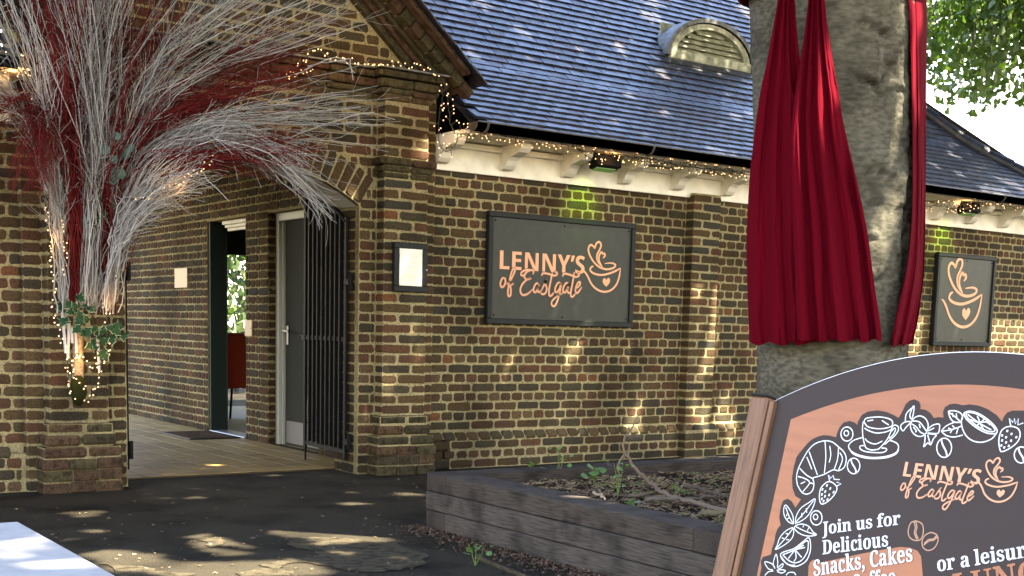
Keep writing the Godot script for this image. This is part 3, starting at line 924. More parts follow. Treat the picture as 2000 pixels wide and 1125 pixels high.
	rm.box(Vector3(4.85, 1.3, -4.2), Vector3(0.1, 2.7, 5.8))
	rm.box(Vector3(2.2, 1.3, -0.62), Vector3(5.2, 2.7, 0.1))
	part("room_shell", rm, M.room_paint, P)
	var rf := MB.new()
	rf.box(Vector3(2.2, -0.002, -4.0), Vector3(5.2, 0.024, 6.2))
	part("room_floor", rf, M.floor_tile1, P)
	var gz := MB.new()
	gz.box(Vector3(2.2, 2.32, -7.05), Vector3(5.2, 0.72, 0.1))
	gz.box(Vector3(0.05, 0.98, -7.05), Vector3(0.9, 1.95, 0.1))
	for x in [2.4, 3.4, 4.6]: gz.box(Vector3(x, 0.98, -7.05), Vector3(0.07, 1.95, 0.06))
	part("glazing_frame", gz, M.room_dark, P)
	var gl := MB.new()
	gl.box(Vector3(2.55, 0.97, -7.03), Vector3(4.0, 1.92, 0.008))
	part("glazing", gl, M.glass, P)
	return P
# a row of moulded bricks between two x positions
func mould_row(P: Node3D, x0: float, x1: float, y0: float, y1: float, zb: float, zf: float, pieces: int, bev: float, sd: int) -> void:
	for k in pieces:
		var off := 0.0 if sd % 2 == 0 else (x1 - x0) / pieces * 0.12
		var a := x0 + (x1 - x0) * k / pieces + (0.0 if k == 0 else off)
		var b := x0 + (x1 - x0) * (k + 1) / pieces + (0.0 if k == pieces - 1 else off)
		var m := MB.new()
		var bb := Basis(Vector3.RIGHT, rng.randf_range(-0.03, 0.03))
		m.box(Vector3((a + b) / 2, (y0 + y1) / 2 + rng.randf_range(-0.002, 0.002), (zb + zf) / 2 + rng.randf_range(-0.003, 0.002)), Vector3(b - a - 0.008, y1 - y0, zf - zb), bb, bev)
		part("moulded_brick", m, M["mould%d" % (rng.randi() % 4)], P)
func build_passage_floor() -> void:
	var g := MB.new()
	g.box(Vector3(-1.7, -0.007, -4.25), Vector3(2.6, 0.03, 7.95))
	var fl := part("passage_floor", g, M.grout, self)
	fl.set_meta("kind", "structure")
	rng.seed = 51
	var sz := 0.2
	var meshes := []
	for k in 3:
		var m := MB.new()
		m.box(Vector3.ZERO, Vector3(sz - 0.011, 0.012, sz - 0.011), Basis.IDENTITY, 0.0008)
		meshes.append(m.mesh(M["floor_tile%d" % k]))
	var recs := []
	for i in 12:
		for j in 38:
			var p := Vector3(-0.5 - 0.1 - i * sz, 0.005 + rng.randf_range(-0.001, 0.001), -0.40 - j * sz)
			if p.x < -2.9: continue
			recs.append([shown(p), p])
	recs.sort_custom(func(a, b): return a[0] > b[0])
	var rest := MB.new()
	for i in recs.size():
		if i < 300 and recs[i][0] > 0:
			var o := MeshInstance3D.new()
			o.name = "floor_tile"; o.mesh = meshes[rng.randi() % 3]; o.position = recs[i][1]
			fl.add_child(o, true)
		else: rest.box(recs[i][1], Vector3(sz - 0.011, 0.012, sz - 0.011))
	part("tiling", rest, M.floor_tile0, fl, "stuff")
	var dm := thing("door_mat", "thin brown fibre mat lying on passage tiles by the open doorway", "mat", Vector3(-0.78, 0.012, -3.2))
	var b := MB.new()
	b.box(Vector3(0, 0.007, 0), Vector3(0.46, 0.013, 0.75), Basis.IDENTITY, 0.004)
	part("pile", b, M.mat_fibre, dm)
	var e := MB.new()
	for s in [-1.0, 1.0]:
		e.box(Vector3(s * 0.238, 0.006, 0), Vector3(0.016, 0.011, 0.78), Basis.IDENTITY, 0.003)
		e.box(Vector3(0, 0.006, s * 0.383), Vector3(0.455, 0.011, 0.016), Basis.IDENTITY, 0.003)
	part("border", e, M.cable, dm)

# ================================================================ the cafe's emblem, traced on the plane of the wall sign
var logo_script := []      # strokes of the handwriting, in metres on the sign
var logo_cup := []
var logo_heart := PackedVector2Array()
var logo_word := Rect2()
func zp(a: Array, ox: float, oy: float, sc: float) -> PackedVector2Array:
	var r := PackedVector2Array()
	for i in range(0, a.size(), 2): r.append(Vector2(ox + a[i] / sc, oy + a[i + 1] / sc))
	return r
func trace_logo() -> void:
	var tr := func(a: Array) -> PackedVector2Array:
		var r := PackedVector2Array()
		for p in zp(a, 940, 400, 4.5):
			var q := onz(p.x, p.y, 0.05); r.append(Vector2(q.x, q.y))
		return r
	for a in [
		[205, 640, 185, 650, 170, 690, 178, 722, 200, 715, 215, 680, 210, 650, 205, 640],
		[222, 700, 258, 665, 290, 600, 298, 572, 284, 562, 266, 600, 246, 690, 236, 770, 243, 803, 260, 790, 262, 735, 255, 715, 288, 690],
		[455, 612, 462, 585, 440, 573, 400, 592, 380, 630, 400, 655, 440, 645, 405, 655, 362, 700, 345, 750, 362, 790, 405, 785, 455, 742],
		[440, 575, 400, 572, 360, 590, 352, 615, 372, 622, 395, 600],
		[508, 700, 488, 690, 466, 722, 462, 758, 480, 768, 498, 738, 510, 700, 500, 748, 510, 768, 532, 750],
		[532, 752, 560, 690, 574, 662, 563, 690, 578, 735, 566, 775, 540, 786, 526, 772],
		[628, 592, 614, 660, 598, 745, 600, 795, 618, 798, 640, 770],
		[532, 625, 545, 602, 590, 606, 640, 622, 668, 612, 664, 592, 648, 596],
		[702, 690, 680, 684, 656, 720, 650, 758, 668, 768, 690, 735, 706, 684, 692, 770, 670, 845, 648, 888, 624, 884, 622, 852, 655, 815, 722, 772],
		[768, 692, 746, 688, 724, 728, 722, 764, 742, 768, 760, 730, 772, 690, 760, 748, 770, 776, 792, 760],
		[820, 588, 808, 665, 790, 760, 790, 802, 808, 806, 830, 780],
		[716, 632, 730, 606, 780, 614, 832, 634, 860, 622, 858, 604, 844, 604],
		[828, 742, 862, 712, 872, 684, 856, 680, 834, 722, 830, 762, 848, 774, 886, 722]]:
		logo_script.append(smooth2(tr.call(a)))
	for a in [
		[868, 590, 905, 585, 938, 628, 968, 690, 1012, 738, 1075, 764, 1138, 752, 1188, 704, 1214, 635, 1226, 556],
		[1226, 556, 1160, 592, 1070, 616, 1000, 606, 962, 580, 966, 552, 990, 538],
		[1088, 516, 1150, 512, 1182, 530, 1160, 556, 1100, 566, 1040, 546, 990, 500, 952, 432, 945, 380, 965, 352, 990, 366, 1000, 378, 1014, 340, 1040, 326, 1056, 356, 1040, 400, 1020, 440, 1022, 490, 1050, 534],
		[1068, 548, 1040, 500, 1038, 450, 1058, 416, 1070, 430, 1084, 428, 1090, 446, 1072, 470]]:
		logo_cup.append(smooth2(tr.call(a)))
	logo_heart = smooth2(tr.call([1102, 720, 1074, 690, 1072, 656, 1090, 644, 1102, 660, 1118, 642, 1134, 654, 1130, 686, 1102, 720]), 4)
	logo_heart.remove_at(logo_heart.size() - 1)
	var a: PackedVector2Array = tr.call([165, 566, 915, 450])
	logo_word = Rect2(a[0].x, a[0].y, a[1].x - a[0].x, a[1].y - a[0].y)

func text_mesh(s: String, serif: bool, height: float) -> TextMesh:
	var f := SystemFont.new()
	f.font_names = PackedStringArray(["Droid Serif" if serif else "Droid Sans"])
	f.font_weight = 700
	var t := TextMesh.new()
	t.font = f; t.text = s; t.font_size = 64
	t.pixel_size = height / 64.0
	t.depth = 0.0012
	t.curve_step = 1.5
	return t

# lettering stretched to fill a rectangle of the plane given by x (its local xy)
func lettering(s: String, serif: bool, r: Rect2, x: Transform3D, m: Material, parent: Node3D, called: String, bold := 0.0) -> void:
	var t := text_mesh(s, serif, 0.1)
	t.material = m
	var bb := t.get_aabb()
	var o := MeshInstance3D.new()
	o.name = called; o.mesh = t
	var sx := r.size.x / bb.size.x; var sy := r.size.y / bb.size.y
	var off := Vector3(r.position.x - bb.position.x * sx, r.position.y - bb.position.y * sy, 0)
	o.transform = x * Transform3D(Basis(Vector3(sx, 0, 0), Vector3(0, sy, 0), Vector3(0, 0, 1)), off)
	parent.add_child(o, true)

func draw_logo(parent: Node3D, x: Transform3D, words: bool, ink: Material, shade: Material) -> void:
	# x maps sign metres to the place of the print
	if words:
		lettering("LENNY’S", false, logo_word, x, ink, parent, "lettering")
		var under := MB.new(); var over := MB.new()
		var k := 0
		for s in logo_script:
			under.ribbon(s, 0.026, x * Transform3D(Basis.IDENTITY, Vector3(0, 0, 0.0016 + k * 0.00004)))
			over.ribbon(s, 0.0145, x * Transform3D(Basis.IDENTITY, Vector3(0, 0, 0.0028 + k * 0.00004)), true)
			k += 1
		part("script_outline", under, shade, parent)
		part("script_lettering", over, ink, parent)
	var cup := MB.new()
	var k := 0
	for s in logo_cup:
		if not words and k == 0:
			s = s.slice(5)
		cup.ribbon(s, 0.017, x * Transform3D(Basis.IDENTITY, Vector3(0, 0, 0.0022 + k * 0.00005)), true)
		k += 1
	part("cup_emblem", cup, ink, parent)
	var h := MB.new()
	h.prism(logo_heart, x * Transform3D(Basis.IDENTITY, Vector3(0, 0, 0.002)), 0.0008)
	part("heart_emblem", h, ink, parent)

func wall_sign(r: Rect2, label: String, words: bool) -> Node3D:
	var S := thing("wall_sign", label, "sign", Vector3(r.position.x + r.size.x / 2, r.position.y, 0.0), "dark signs on the brick wall")
	var p := -S.position
	var c := r.get_center()
	var face := MB.new()
	face.box(p + Vector3(c.x, c.y, 0.028), Vector3(r.size.x - 0.01, r.size.y - 0.01, 0.03))
	part("panel", face, M.sign_face, S)
	var w := 0.045
	for sg in [-1.0, 1.0]:
		var a := MB.new()
		a.box(p + Vector3(c.x + sg * (r.size.x / 2 - w / 2), c.y, 0.034), Vector3(w, r.size.y - 2 * w - 0.002, 0.052), Basis.IDENTITY, 0.005)
		part("frame_rail", a, M.sign_frame, S)
		var b := MB.new()
		b.box(p + Vector3(c.x, c.y + sg * (r.size.y / 2 - w / 2), 0.034), Vector3(r.size.x, w, 0.053), Basis.IDENTITY, 0.005)
		part("frame_rail", b, M.sign_frame, S)
	for sx in [-1.0, 0.0, 1.0]:
		for sy in [-1.0, 1.0]:
			var sc := MB.new()
			sc.ball(p + Vector3(c.x + sx * (r.size.x / 2 - 0.07), c.y + sy * (r.size.y / 2 - 0.07), 0.044), Vector3(0.008, 0.008, 0.004), 4, 7)
			part("screw", sc, M.black_iron, S)
	if words: draw_logo(S, Transform3D(Basis.IDENTITY, p + Vector3(0, 0, 0.0438)), true, M.copper, M.copper_dark)
	else:
		# the cup alone, larger
		var a := onz(1842.4, 587.7, 0.05); var b := onz(1917.8, 584.8, 0.05); var bt := onz(1888, 639, 0.05)
		var lc: PackedVector2Array = logo_cup[0]
		var l0 := lc[7]; var l1 := lc[lc.size() - 1]
		var sc := (b.x - a.x) / (l1.x - l0.x)
		var lowest := 99.0
		for q in lc: lowest = minf(lowest, q.y)
		var x := Transform3D(Basis(Vector3(sc, 0, 0), Vector3(0, sc, 0), Vector3(0, 0, 1)), p + Vector3(a.x - l0.x * sc, bt.y - lowest * sc, 0.0438))
		draw_logo(S, x, false, M.copper, M.copper_dark)
	return S

func build_notice() -> void:
	var N := thing("notice_case", "small black notice case with white paper on brick pier beside the gate", "notice case", Vector3(-0.468, 1.36, 0.17))
	var w := 0.285; var h := 0.36
	var bk := MB.new()
	bk.box(Vector3(0, h / 2, 0.016), Vector3(w - 0.004, h - 0.004, 0.026))
	part("back_panel", bk, M.sign_frame, N)
	for sg in [-1.0, 1.0]:
		var a := MB.new()
		a.box(Vector3(sg * (w / 2 - 0.022), h / 2, 0.022), Vector3(0.044, h - 0.09, 0.036), Basis.IDENTITY, 0.004)
		part("frame_rail", a, M.sign_frame, N)
		var b := MB.new()
		b.box(Vector3(0, h / 2 + sg * (h / 2 - 0.0225), 0.022), Vector3(w, 0.044, 0.037), Basis.IDENTITY, 0.004)
		part("frame_rail", b, M.sign_frame, N)
	var pp := MB.new()
	pp.box(Vector3(0, h / 2, 0.030), Vector3(w - 0.092, h - 0.092, 0.0015))
	var pa := part("paper", pp, M.paper, N)
	rng.seed = 61
	var tx := MB.new()
	for k in 15:
		var y := h - 0.085 - k * 0.0125
		if k in [3, 6, 10]: continue
		var l := rng.randf_range(0.06, 0.15)
		tx.box(Vector3(rng.randf_range(-0.01, 0.01), y, 0.0312), Vector3(l, 0.0022, 0.0008))
	part("print", tx, M.ink, pa)
	var gl := MB.new()
	gl.box(Vector3(0, h / 2, 0.0355), Vector3(w - 0.09, h - 0.09, 0.003))
	part("pane", gl, M.glass, N)
	var kn := MB.new()
	kn.ball(Vector3(w / 2 - 0.012, h * 0.46, 0.044), Vector3(0.008, 0.008, 0.008), 5, 8)
	part("lock", kn, M.steel, N)

func wall_plate(at: Vector3, w: float, h: float, label: String) -> void:
	var N := thing("wall_plate", label, "wall plate", at)
	var m := MB.new()
	m.box(Vector3(-0.006, 0, 0), Vector3(0.012, h, w), Basis.IDENTITY, 0.003)
	part("plate", m, M.brass_plate, N)
	for sg in [-1.0, 1.0]:
		var s := MB.new()
		s.ball(Vector3(-0.013, 0, sg * (w / 2 - 0.012)), Vector3(0.003, 0.005, 0.005), 4, 6)
		part("screw", s, M.black_iron, N)

# wrought iron gate leaf, swung back along the passage wall; local x runs from the hinge to the free end
func build_gate(at: Vector3, yaw: float, label: String) -> void:
	var G := thing("iron_gate", label, "gate", at, "iron gates of the archway")
	G.rotation.y = yaw
	var L := 0.83
	var topy := func(x: float) -> float:
		var d := L - x
		return AC + sqrt(pow(AR - 0.06, 2.0) - d * d) - 0.06
	for x in [0.02, L - 0.02]:
		var m := MB.new()
		var hy: float = topy.call(x) if x > 0.4 else topy.call(x) + 0.02
		m.box(Vector3(x, (hy + 0.10) / 2, 0), Vector3(0.04, hy - 0.10, 0.02), Basis.IDENTITY, 0.003)
		part("stile", m, M.black_iron, G)
	for y in [0.16, 1.0]:
		var m := MB.new()
		m.box(Vector3(L / 2, y, 0), Vector3(L - 0.082, 0.035, 0.014), Basis.IDENTITY, 0.003)
		part("rail", m, M.black_iron, G)
	var tr := MB.new()
	var pts := PackedVector3Array(); var rd := PackedFloat32Array()
	for k in 13:
		var x := 0.03 + (L - 0.06) * k / 12.0
		pts.append(Vector3(x, topy.call(x) - 0.02, 0)); rd.append(0.017)
	tr.tube(pts, rd, 6)
	part("top_rail", tr, M.black_iron, G)
	for k in 8:
		var x := 0.115 + k * (L - 0.23) / 7.0
		var m := MB.new()
		var hy: float = topy.call(x) - 0.03
		m.box(Vector3(x, (hy + 0.18) / 2, 0), Vector3(0.024, hy - 0.18, 0.03), Basis.IDENTITY, 0.002)
		part("bar", m, M.black_iron, G)
	for y in [0.24, 1.42]:
		var m := MB.new()
		m.box(Vector3(-0.02, y, 0.0), Vector3(0.09, 0.045, 0.03), Basis.IDENTITY, 0.004)
		m.tube(PackedVector3Array([Vector3(-0.055, y - 0.06, 0), Vector3(-0.055, y + 0.06, 0)]), PackedFloat32Array([0.018, 0.018]), 8)
		part("hinge", m, M.black_iron, G)
	var lt := MB.new()
	lt.box(Vector3(L + 0.02, 1.0, 0), Vector3(0.1, 0.05, 0.022), Basis.IDENTITY, 0.004)
	lt.ball(Vector3(L + 0.07, 1.0, 0), Vector3(0.03, 0.03, 0.015), 5, 8)
	part("latch", lt, M.black_iron, G)
	var db := MB.new()
	db.tube(PackedVector3Array([Vector3(L - 0.1, 0.55, 0.02), Vector3(L + 0.01, 0.55, 0.02), Vector3(L + 0.02, 0.54, 0.02), Vector3(L + 0.02, 0.012, 0.02)]), PackedFloat32Array([0.008, 0.008, 0.008, 0.008]), 6)
	part("drop_bolt", db, M.black_iron, G)

# floodlight under the eaves, throwing green light down the wall
func build_flood(x: float, label: String) -> void:
	var F := thing("flood_light", label, "flood light", Vector3(x, 2.42, 0.3))
	var b := MB.new()
	b.box(Vector3(0, 0.035, 0), Vector3(0.26, 0.10, 0.11), Basis(Vector3.RIGHT, deg_to_rad(-14)), 0.008)
	part("housing", b, M.black_iron, F)
	var y := MB.new()
	for sg in [-1.0, 1.0]: y.box(Vector3(sg * 0.138, 0.06, -0.01), Vector3(0.008, 0.10, 0.03))
	y.box(Vector3(0, 0.112, -0.01), Vector3(0.284, 0.008, 0.03))
	part("yoke", y, M.black_iron, F)
	var l := MB.new()
	l.box(Vector3(0, -0.022, -0.012), Vector3(0.20, 0.006, 0.07), Basis(Vector3.RIGHT, deg_to_rad(-14)))
	part("lamp", l, M.lamp_glow, F)
	var s := SpotLight3D.new()
	s.name = "lamp_light"
	F.add_child(s)
	s.position = Vector3(0, -0.04, -0.06)
	s.rotation = Vector3(deg_to_rad(-54), 0, 0)
	s.light_color = Color(0.72, 1.0, 0.12)
	s.light_energy = 0.045
	s.spot_angle = 42; s.spot_angle_attenuation = 1.0
	s.spot_range = 6.0; s.light_size = 0.05; s.shadow_enabled = true

# ================================================================ fairy lights
func fairy(label: String, lines: Array, step: float, stem: float, glow: Array, jit := 0.6, down := 0.0, skip := 0.0) -> void:
	var F := thing("fairy_lights", label, "string lights", lines[0][0], "strings of warm fairy lights")
	var o: Vector3 = -F.position
	var cab := MB.new(); var st := MB.new(); var bu := MB.new()
	for ln in lines:
		var p := smooth3(ln, 8)
		var rd := PackedFloat32Array()
		var q := PackedVector3Array()
		for k in p.size():
			q.append(o + p[k] + Vector3(rng.randf_range(-1, 1), rng.randf_range(-1, 1), rng.randf_range(-1, 1)) * 0.004); rd.append(0.0028)
		cab.tube(q, rd, 4)
		var acc := 0.0
		for k in q.size() - 1:
			acc += q[k].distance_to(q[k + 1])
			while acc > step:
				acc -= step
				if rng.randf() < skip: continue
				var t := (q[k + 1] - q[k]).normalized()
				var dd := Vector3(rng.randf_range(-1, 1) * jit, (1.0 if rng.randf() < 0.5 else -1.0) * rng.randf_range(0.6, 1.2) - down, rng.randf_range(-0.3, 1.0)).normalized()
				dd = (dd - t * dd.dot(t) * 0.7).normalized()
				var a := q[k].lerp(q[k + 1], rng.randf())
				var e := a + dd * stem * rng.randf_range(0.7, 1.2)
				st.tube(PackedVector3Array([a, e]), PackedFloat32Array([0.0028, 0.0028]), 3, false)
				bu.ball(e + dd * 0.004, Vector3(0.0048, 0.0048, 0.0048), 3, 5)
	part("cable", cab, M.cable, F)
	part("stems", st, M.cable, F, "stuff")
	part("bulbs", bu, M.bulb, F, "stuff")
	for g in glow:
		var l := OmniLight3D.new()
		l.name = "bulb_light"
		F.add_child(l, true)
		l.position = o + g[0]
		l.light_color = Color(1.0, 0.74, 0.46)
		l.light_energy = g[1] * 0.5
		l.light_size = 0.06; l.omni_range = 3.0; l.omni_attenuation = 2.0; l.shadow_enabled = true

func line_z(a: Array, z: float) -> PackedVector3Array:
	var r := PackedVector3Array()
	for i in range(0, a.size(), 2): r.append(onz(a[i], a[i + 1], z))
	return r

func build_fairy() -> void:
	rng.seed = 71
	var e1 := line_z([872, 168, 862, 200, 857, 240, 858, 275, 866, 292, 880, 294, 892, 278, 896, 256, 912, 252, 940, 254, 975, 262, 1010, 270, 1045, 270, 1080, 276, 1110, 284, 1150, 298, 1200, 306, 1255, 307, 1300, 316, 1345, 326, 1400, 332, 1440, 337, 1475, 343], 0.43)
	var e2 := line_z([905, 258, 950, 262, 1000, 262, 1040, 278, 1085, 270, 1108, 275, 1160, 312, 1200, 298, 1260, 315, 1310, 320, 1370, 328, 1450, 335], 0.40)
	var e3 := line_z([868, 165, 874, 190, 876, 215, 880, 240, 888, 262], 0.42)
	fairy("warm fairy lights on black cable bunched under the gutter right of the gabled porch", [e1, e2, e3], 0.031, 0.042, [[onz(1010, 266, 0.40), 0.006], [onz(1100, 280, 0.40), 0.008], [onz(1200, 304, 0.40), 0.004], [onz(880, 262, 0.45), 0.006]])
	var r1 := line_z([1775, 405, 1812, 402, 1840, 402, 1870, 402, 1895, 396, 1920, 392, 1945, 392, 1975, 402, 2010, 400], 0.42)
	var r2 := line_z([1845, 405, 1880, 408, 1905, 400, 1935, 390, 1965, 394, 2000, 396], 0.40)
	fairy("warm fairy lights on black cable under the gutter behind the wrapped tree", [r1, r2], 0.034, 0.042, [[onz(1890, 400, 0.4), 0.005]], 0.6, 0.0, 0.2)
	var c1 := line_z([560, 165, 580, 135, 600, 112, 618, 100, 632, 104, 650, 114, 690, 119, 730, 124, 752, 122, 790, 128, 815, 128, 838, 138, 860, 146], 0.33)
	var c2 := line_z([555, 150, 575, 142, 600, 137, 612, 130], 0.36)
	fairy("warm fairy lights laid along the brick cornice of the gabled porch", [c1, c2], 0.028, 0.012, [[onz(640, 108, 0.36), 0.008], [onz(730, 120, 0.36), 0.008], [onz(562, 150, 0.4), 0.006]])
	var b1 := line_z([88, 395, 93, 430, 97, 470, 100, 510, 107, 560, 103, 600, 112, 640, 128, 680, 133, 720, 135, 755, 145, 780, 162, 785, 180, 772, 192, 745, 194, 715, 186, 695], 0.36)
	var b2 := line_z([118, 420, 124, 460, 128, 500, 124, 540], 0.46)
	var b3 := line_z([222, 520, 222, 560, 214, 600, 205, 640, 213, 680, 195, 712, 172, 712, 150, 690, 140, 715, 150, 745, 168, 760], 0.40)
	var b4 := line_z([260, 395, 290, 385, 320, 372, 350, 358, 372, 340, 395, 328, 420, 305], 0.66)
	fairy("warm fairy lights wound round the twig spray on the brick pier", [b1, b2, b3, b4], 0.024, 0.010, [[onz(160, 700, 0.44), 0.012], [onz(100, 470, 0.48), 0.008], [onz(345, 360, 0.74), 0.006], [onz(215, 600, 0.5), 0.005]])
	var l1 := line_z([-30, 105, 5, 112, 25, 118, 55, 125, 40, 150, 62, 165, 66, 200, 40, 140, 0, 135], 0.44)
	fairy("warm fairy lights under the gutter left of the gabled porch", [l1], 0.03, 0.03, [[onz(30, 135, 0.46), 0.012]])

# ================================================================ twig spray on the left pier
func build_spray() -> void:
	rng.seed = 81
	var S := thing("twig_spray", "tall fan of white and dark red twigs fixed to the left brick pier", "twig arrangement", Vector3(-2.86, 0.55, 0.3))
	var o: Vector3 = -S.position
	# stake and moss at its foot
	var pl := MB.new()
	var pp := PackedVector3Array(); var pr := PackedFloat32Array()
	for k in 9:
		var q := onz(152 + (k % 2) * 1.0, 785 - k * 25, 0.33)
		pp.append(o + q); pr.append(0.036 - k * 0.0008)
	pl.tube(pp, pr, 9)
	part("stake", pl, M.birch, S)
	var ms := MB.new()
	ms.ball(o + onz(153, 762, 0.345), Vector3(0.05, 0.10, 0.05), 8, 12)
	part("moss", ms, M.moss, S)
	var cut := MB.new()
	for e in [[122, 610, 128, 690], [135, 625, 132, 700], [147, 640, 150, 700], [190, 640, 194, 725], [140, 640, 141, 670]]:
		cut.tube(PackedVector3Array([o + onz(e[0], e[1], 0.36), o + onz(e[2], e[3], 0.37)]), PackedFloat32Array([0.011, 0.008]), 6)
	part("cut_ends", cut, M.white_twig, S, "stuff")
	# groups of canes: colour, count, start box, control boxes, end box, depth at start and end, twigs
	# each box: x, y, spread x, spread y
	var G := [
		["w", 46, [168, 600, 26, 20], [178, 400, 24, 20], [195, 190, 45, 30], [235, -90, 190, 60], 0.36, 0.55],
		["w", 40, [176, 590, 22, 20], [185, 420, 20, 20], [188, 260, 30, 20], [150, -60, 90, 60], 0.38, 0.62],
		["w", 34, [125, 480, 12, 40], [118, 330, 16, 20], [88, 190, 30, 30], [10, -40, 90, 60], 0.40, 0.6],
		["w", 26, [126, 600, 8, 20], [116, 480, 10, 20], [104, 380, 10, 20], [88, 260, 20, 40], 0.40, 0.46],
		["r", 95, [147, 590, 15, 20], [145, 430, 13, 20], [136, 250, 24, 20], [130, -60, 150, 60], 0.34, 0.42],
		["r", 55, [215, 590, 12, 20], [205, 430, 16, 20], [215, 300, 30, 20], [330, 30, 120, 90], 0.34, 0.5],
		["w", 42, [215, 470, 22, 40], [250, 270, 26, 24], [330, 110, 50, 40], [520, -60, 170, 70], 0.38, 0.62],
		["w", 30, [215, 440, 20, 40], [270, 260, 24, 24], [380, 150, 40, 30], [640, 20, 90, 60], 0.40, 0.70],
		["r", 70, [205, 470, 22, 40], [255, 310, 30, 24], [360, 205, 60, 34], [560, 120, 110, 60], 0.38, 0.60],
		["w", 46, [225, 470, 20, 40], [280, 310, 26, 24], [420, 240, 50, 30], [690, 215, 90, 60], 0.42, 0.72],
		["w", 32, [230, 480, 18, 40], [300, 320, 24, 20], [440, 262, 40, 24], [610, 320, 60, 60], 0.44, 0.80],
		["w", 18, [235, 470, 16, 30], [320, 310, 24, 18], [480, 275, 30, 18], [640, 400, 34, 30], 0.46, 0.85],
		["r", 58, [222, 480, 18, 40], [285, 345, 28, 20], [390, 305, 50, 20], [570, 295, 70, 40], 0.42, 0.70],
		["w", 34, [215, 600, 14, 20], [232, 470, 14, 20], [290, 385, 26, 20], [400, 330, 50, 26], 0.40, 0.72],
		["w", 24, [205, 590, 14, 20], [225, 500, 16, 20], [262, 430, 20, 20], [330, 372, 40, 24], 0.42, 0.64],
		["r", 30, [150, 400, 14, 40], [135, 270, 18, 20], [85, 215, 24, 16], [48, 330, 40, 50], 0.44, 0.6],
		["r", 34, [150, 420, 14, 40], [125, 300, 14, 20], [95, 230, 14, 14], [82, 330, 26, 60], 0.44, 0.56],
		["w", 16, [120, 420, 12, 30], [90, 300, 18, 20], [40, 220, 24, 20], [-40, 150, 40, 60], 0.42, 0.6],
		["r", 22, [140, 330, 10, 30], [90, 220, 20, 20], [30, 200, 24, 20], [-40, 240, 30, 40], 0.42, 0.55]]
	var white := MB.new(); var red := MB.new()
	for g in G:
		var mb: MB = white if g[0] == "w" else red
		for k in int(g[1] * (1.0 if g[0] == "w" else 1.35)):
			var ctl := PackedVector3Array()
			var u := rng.randfn(0, 0.5); var w := rng.randfn(0, 0.5)
			for i in 4:
				var bx: Array = g[2 + i]
				var f := u if i < 2 else u * 0.7 + rng.randfn(0, 0.3)
				var z: float = lerpf(g[6], g[7], i / 3.0) + (0.015 if g[0] == "r" else 0.0) + rng.randfn(0, 0.02 + 0.04 * i)
				ctl.append(onz(bx[0] + bx[2] * f, bx[1] + bx[3] * w * (1.0 if i != 3 else 1.2), maxf(z, 0.27)))
			var cc := smooth3(ctl, 5)
			var q := PackedVector3Array(); var rd := PackedFloat32Array()
			var n := cc.size()
			var r0 := (rng.randf_range(0.0022, 0.004) if rng.randf() < 0.85 else rng.randf_range(0.0045, 0.0065)) if g[0] == "w" else rng.randf_range(0.0022, 0.0038)
			var wob := 0.007
			var sw := Vector3(rng.randfn(0, 1), rng.randfn(0, 1), rng.randfn(0, 0.6)) * 0.013
			var sw2 := Vector3(rng.randfn(0, 1), rng.randfn(0, 1), rng.randfn(0, 0.6)) * 0.009
			var f1 := rng.randf_range(0.8, 2.2); var f2 := rng.randf_range(2.5, 5.0)
			for i in n:
				q.append(o + cc[i] + Vector3(rng.randfn(0, wob), rng.randfn(0, wob), rng.randfn(0, wob)) + sw * sin(f1 * TAU * i / n) + sw2 * sin(f2 * TAU * i / n))
				rd.append(lerpf(r0, 0.0014, float(i) / (n - 1)))
			var sh := rng.randf_range(0.35, 1.2)
			mb.col = Color(sh, sh * rng.randf_range(0.95, 1.0), sh * rng.randf_range(0.86, 1.0))
			mb.tube(q, rd, 4, false)
			# side twigs
			var nt := rng.randi_range(5, 10)
			for j in nt:
				var i := rng.randi_range(int(n * 0.38), n - 2)
				var t := (q[i + 1] - q[i]).normalized()
				var rnd := Vector3(rng.randfn(0, 1), rng.randfn(0, 1), rng.randfn(0, 0.7)).normalized()
				var d := (t + rnd * rng.randf_range(0.3, 0.9)).normalized()
				var len := rng.randf_range(0.07, 0.26)
				var tq := PackedVector3Array([q[i]]); var trd := PackedFloat32Array([rd[i] * 0.7])
				for s in 4:
					d = (d + Vector3(rng.randfn(0, 0.16), rng.randfn(0, 0.16), rng.randfn(0, 0.12))).normalized()
					tq.append(tq[s] + d * len / 4.0)
					trd.append(lerpf(rd[i] * 0.7, 0.0011, (s + 1) / 4.0))
				mb.tube(tq, trd, 3, false)
	part("white_twigs", white, M.white_twig, S, "stuff")
	part("red_twigs", red, M.red_twig, S, "stuff")
	# a few long single canes that stand clear of the fan
	var lone := MB.new()
	for e in [[420, 130, 520, 110, 600, 85, 690, 55], [330, 120, 420, 70, 520, 30, 640, -10], [450, 170, 560, 150, 640, 118, 668, 150], [560, 270, 640, 240, 700, 225, 745, 240], [370, 250, 380, 300, 385, 345, 425, 395], [600, 130, 664, 120, 668, 125, 665, 165]]:
		var cc := smooth3(line_z(e, 0.6), 5)
		var q := PackedVector3Array(); var rd := PackedFloat32Array()
		for i in cc.size():
			q.append(o + cc[i] + Vector3(rng.randfn(0, 0.003), rng.randfn(0, 0.003), 0.012 * i)); rd.append(lerpf(0.005, 0.0018, float(i) / cc.size()))
		lone.tube(q, rd, 4, false)
	part("long_twigs", lone, M.white_twig, S, "stuff")
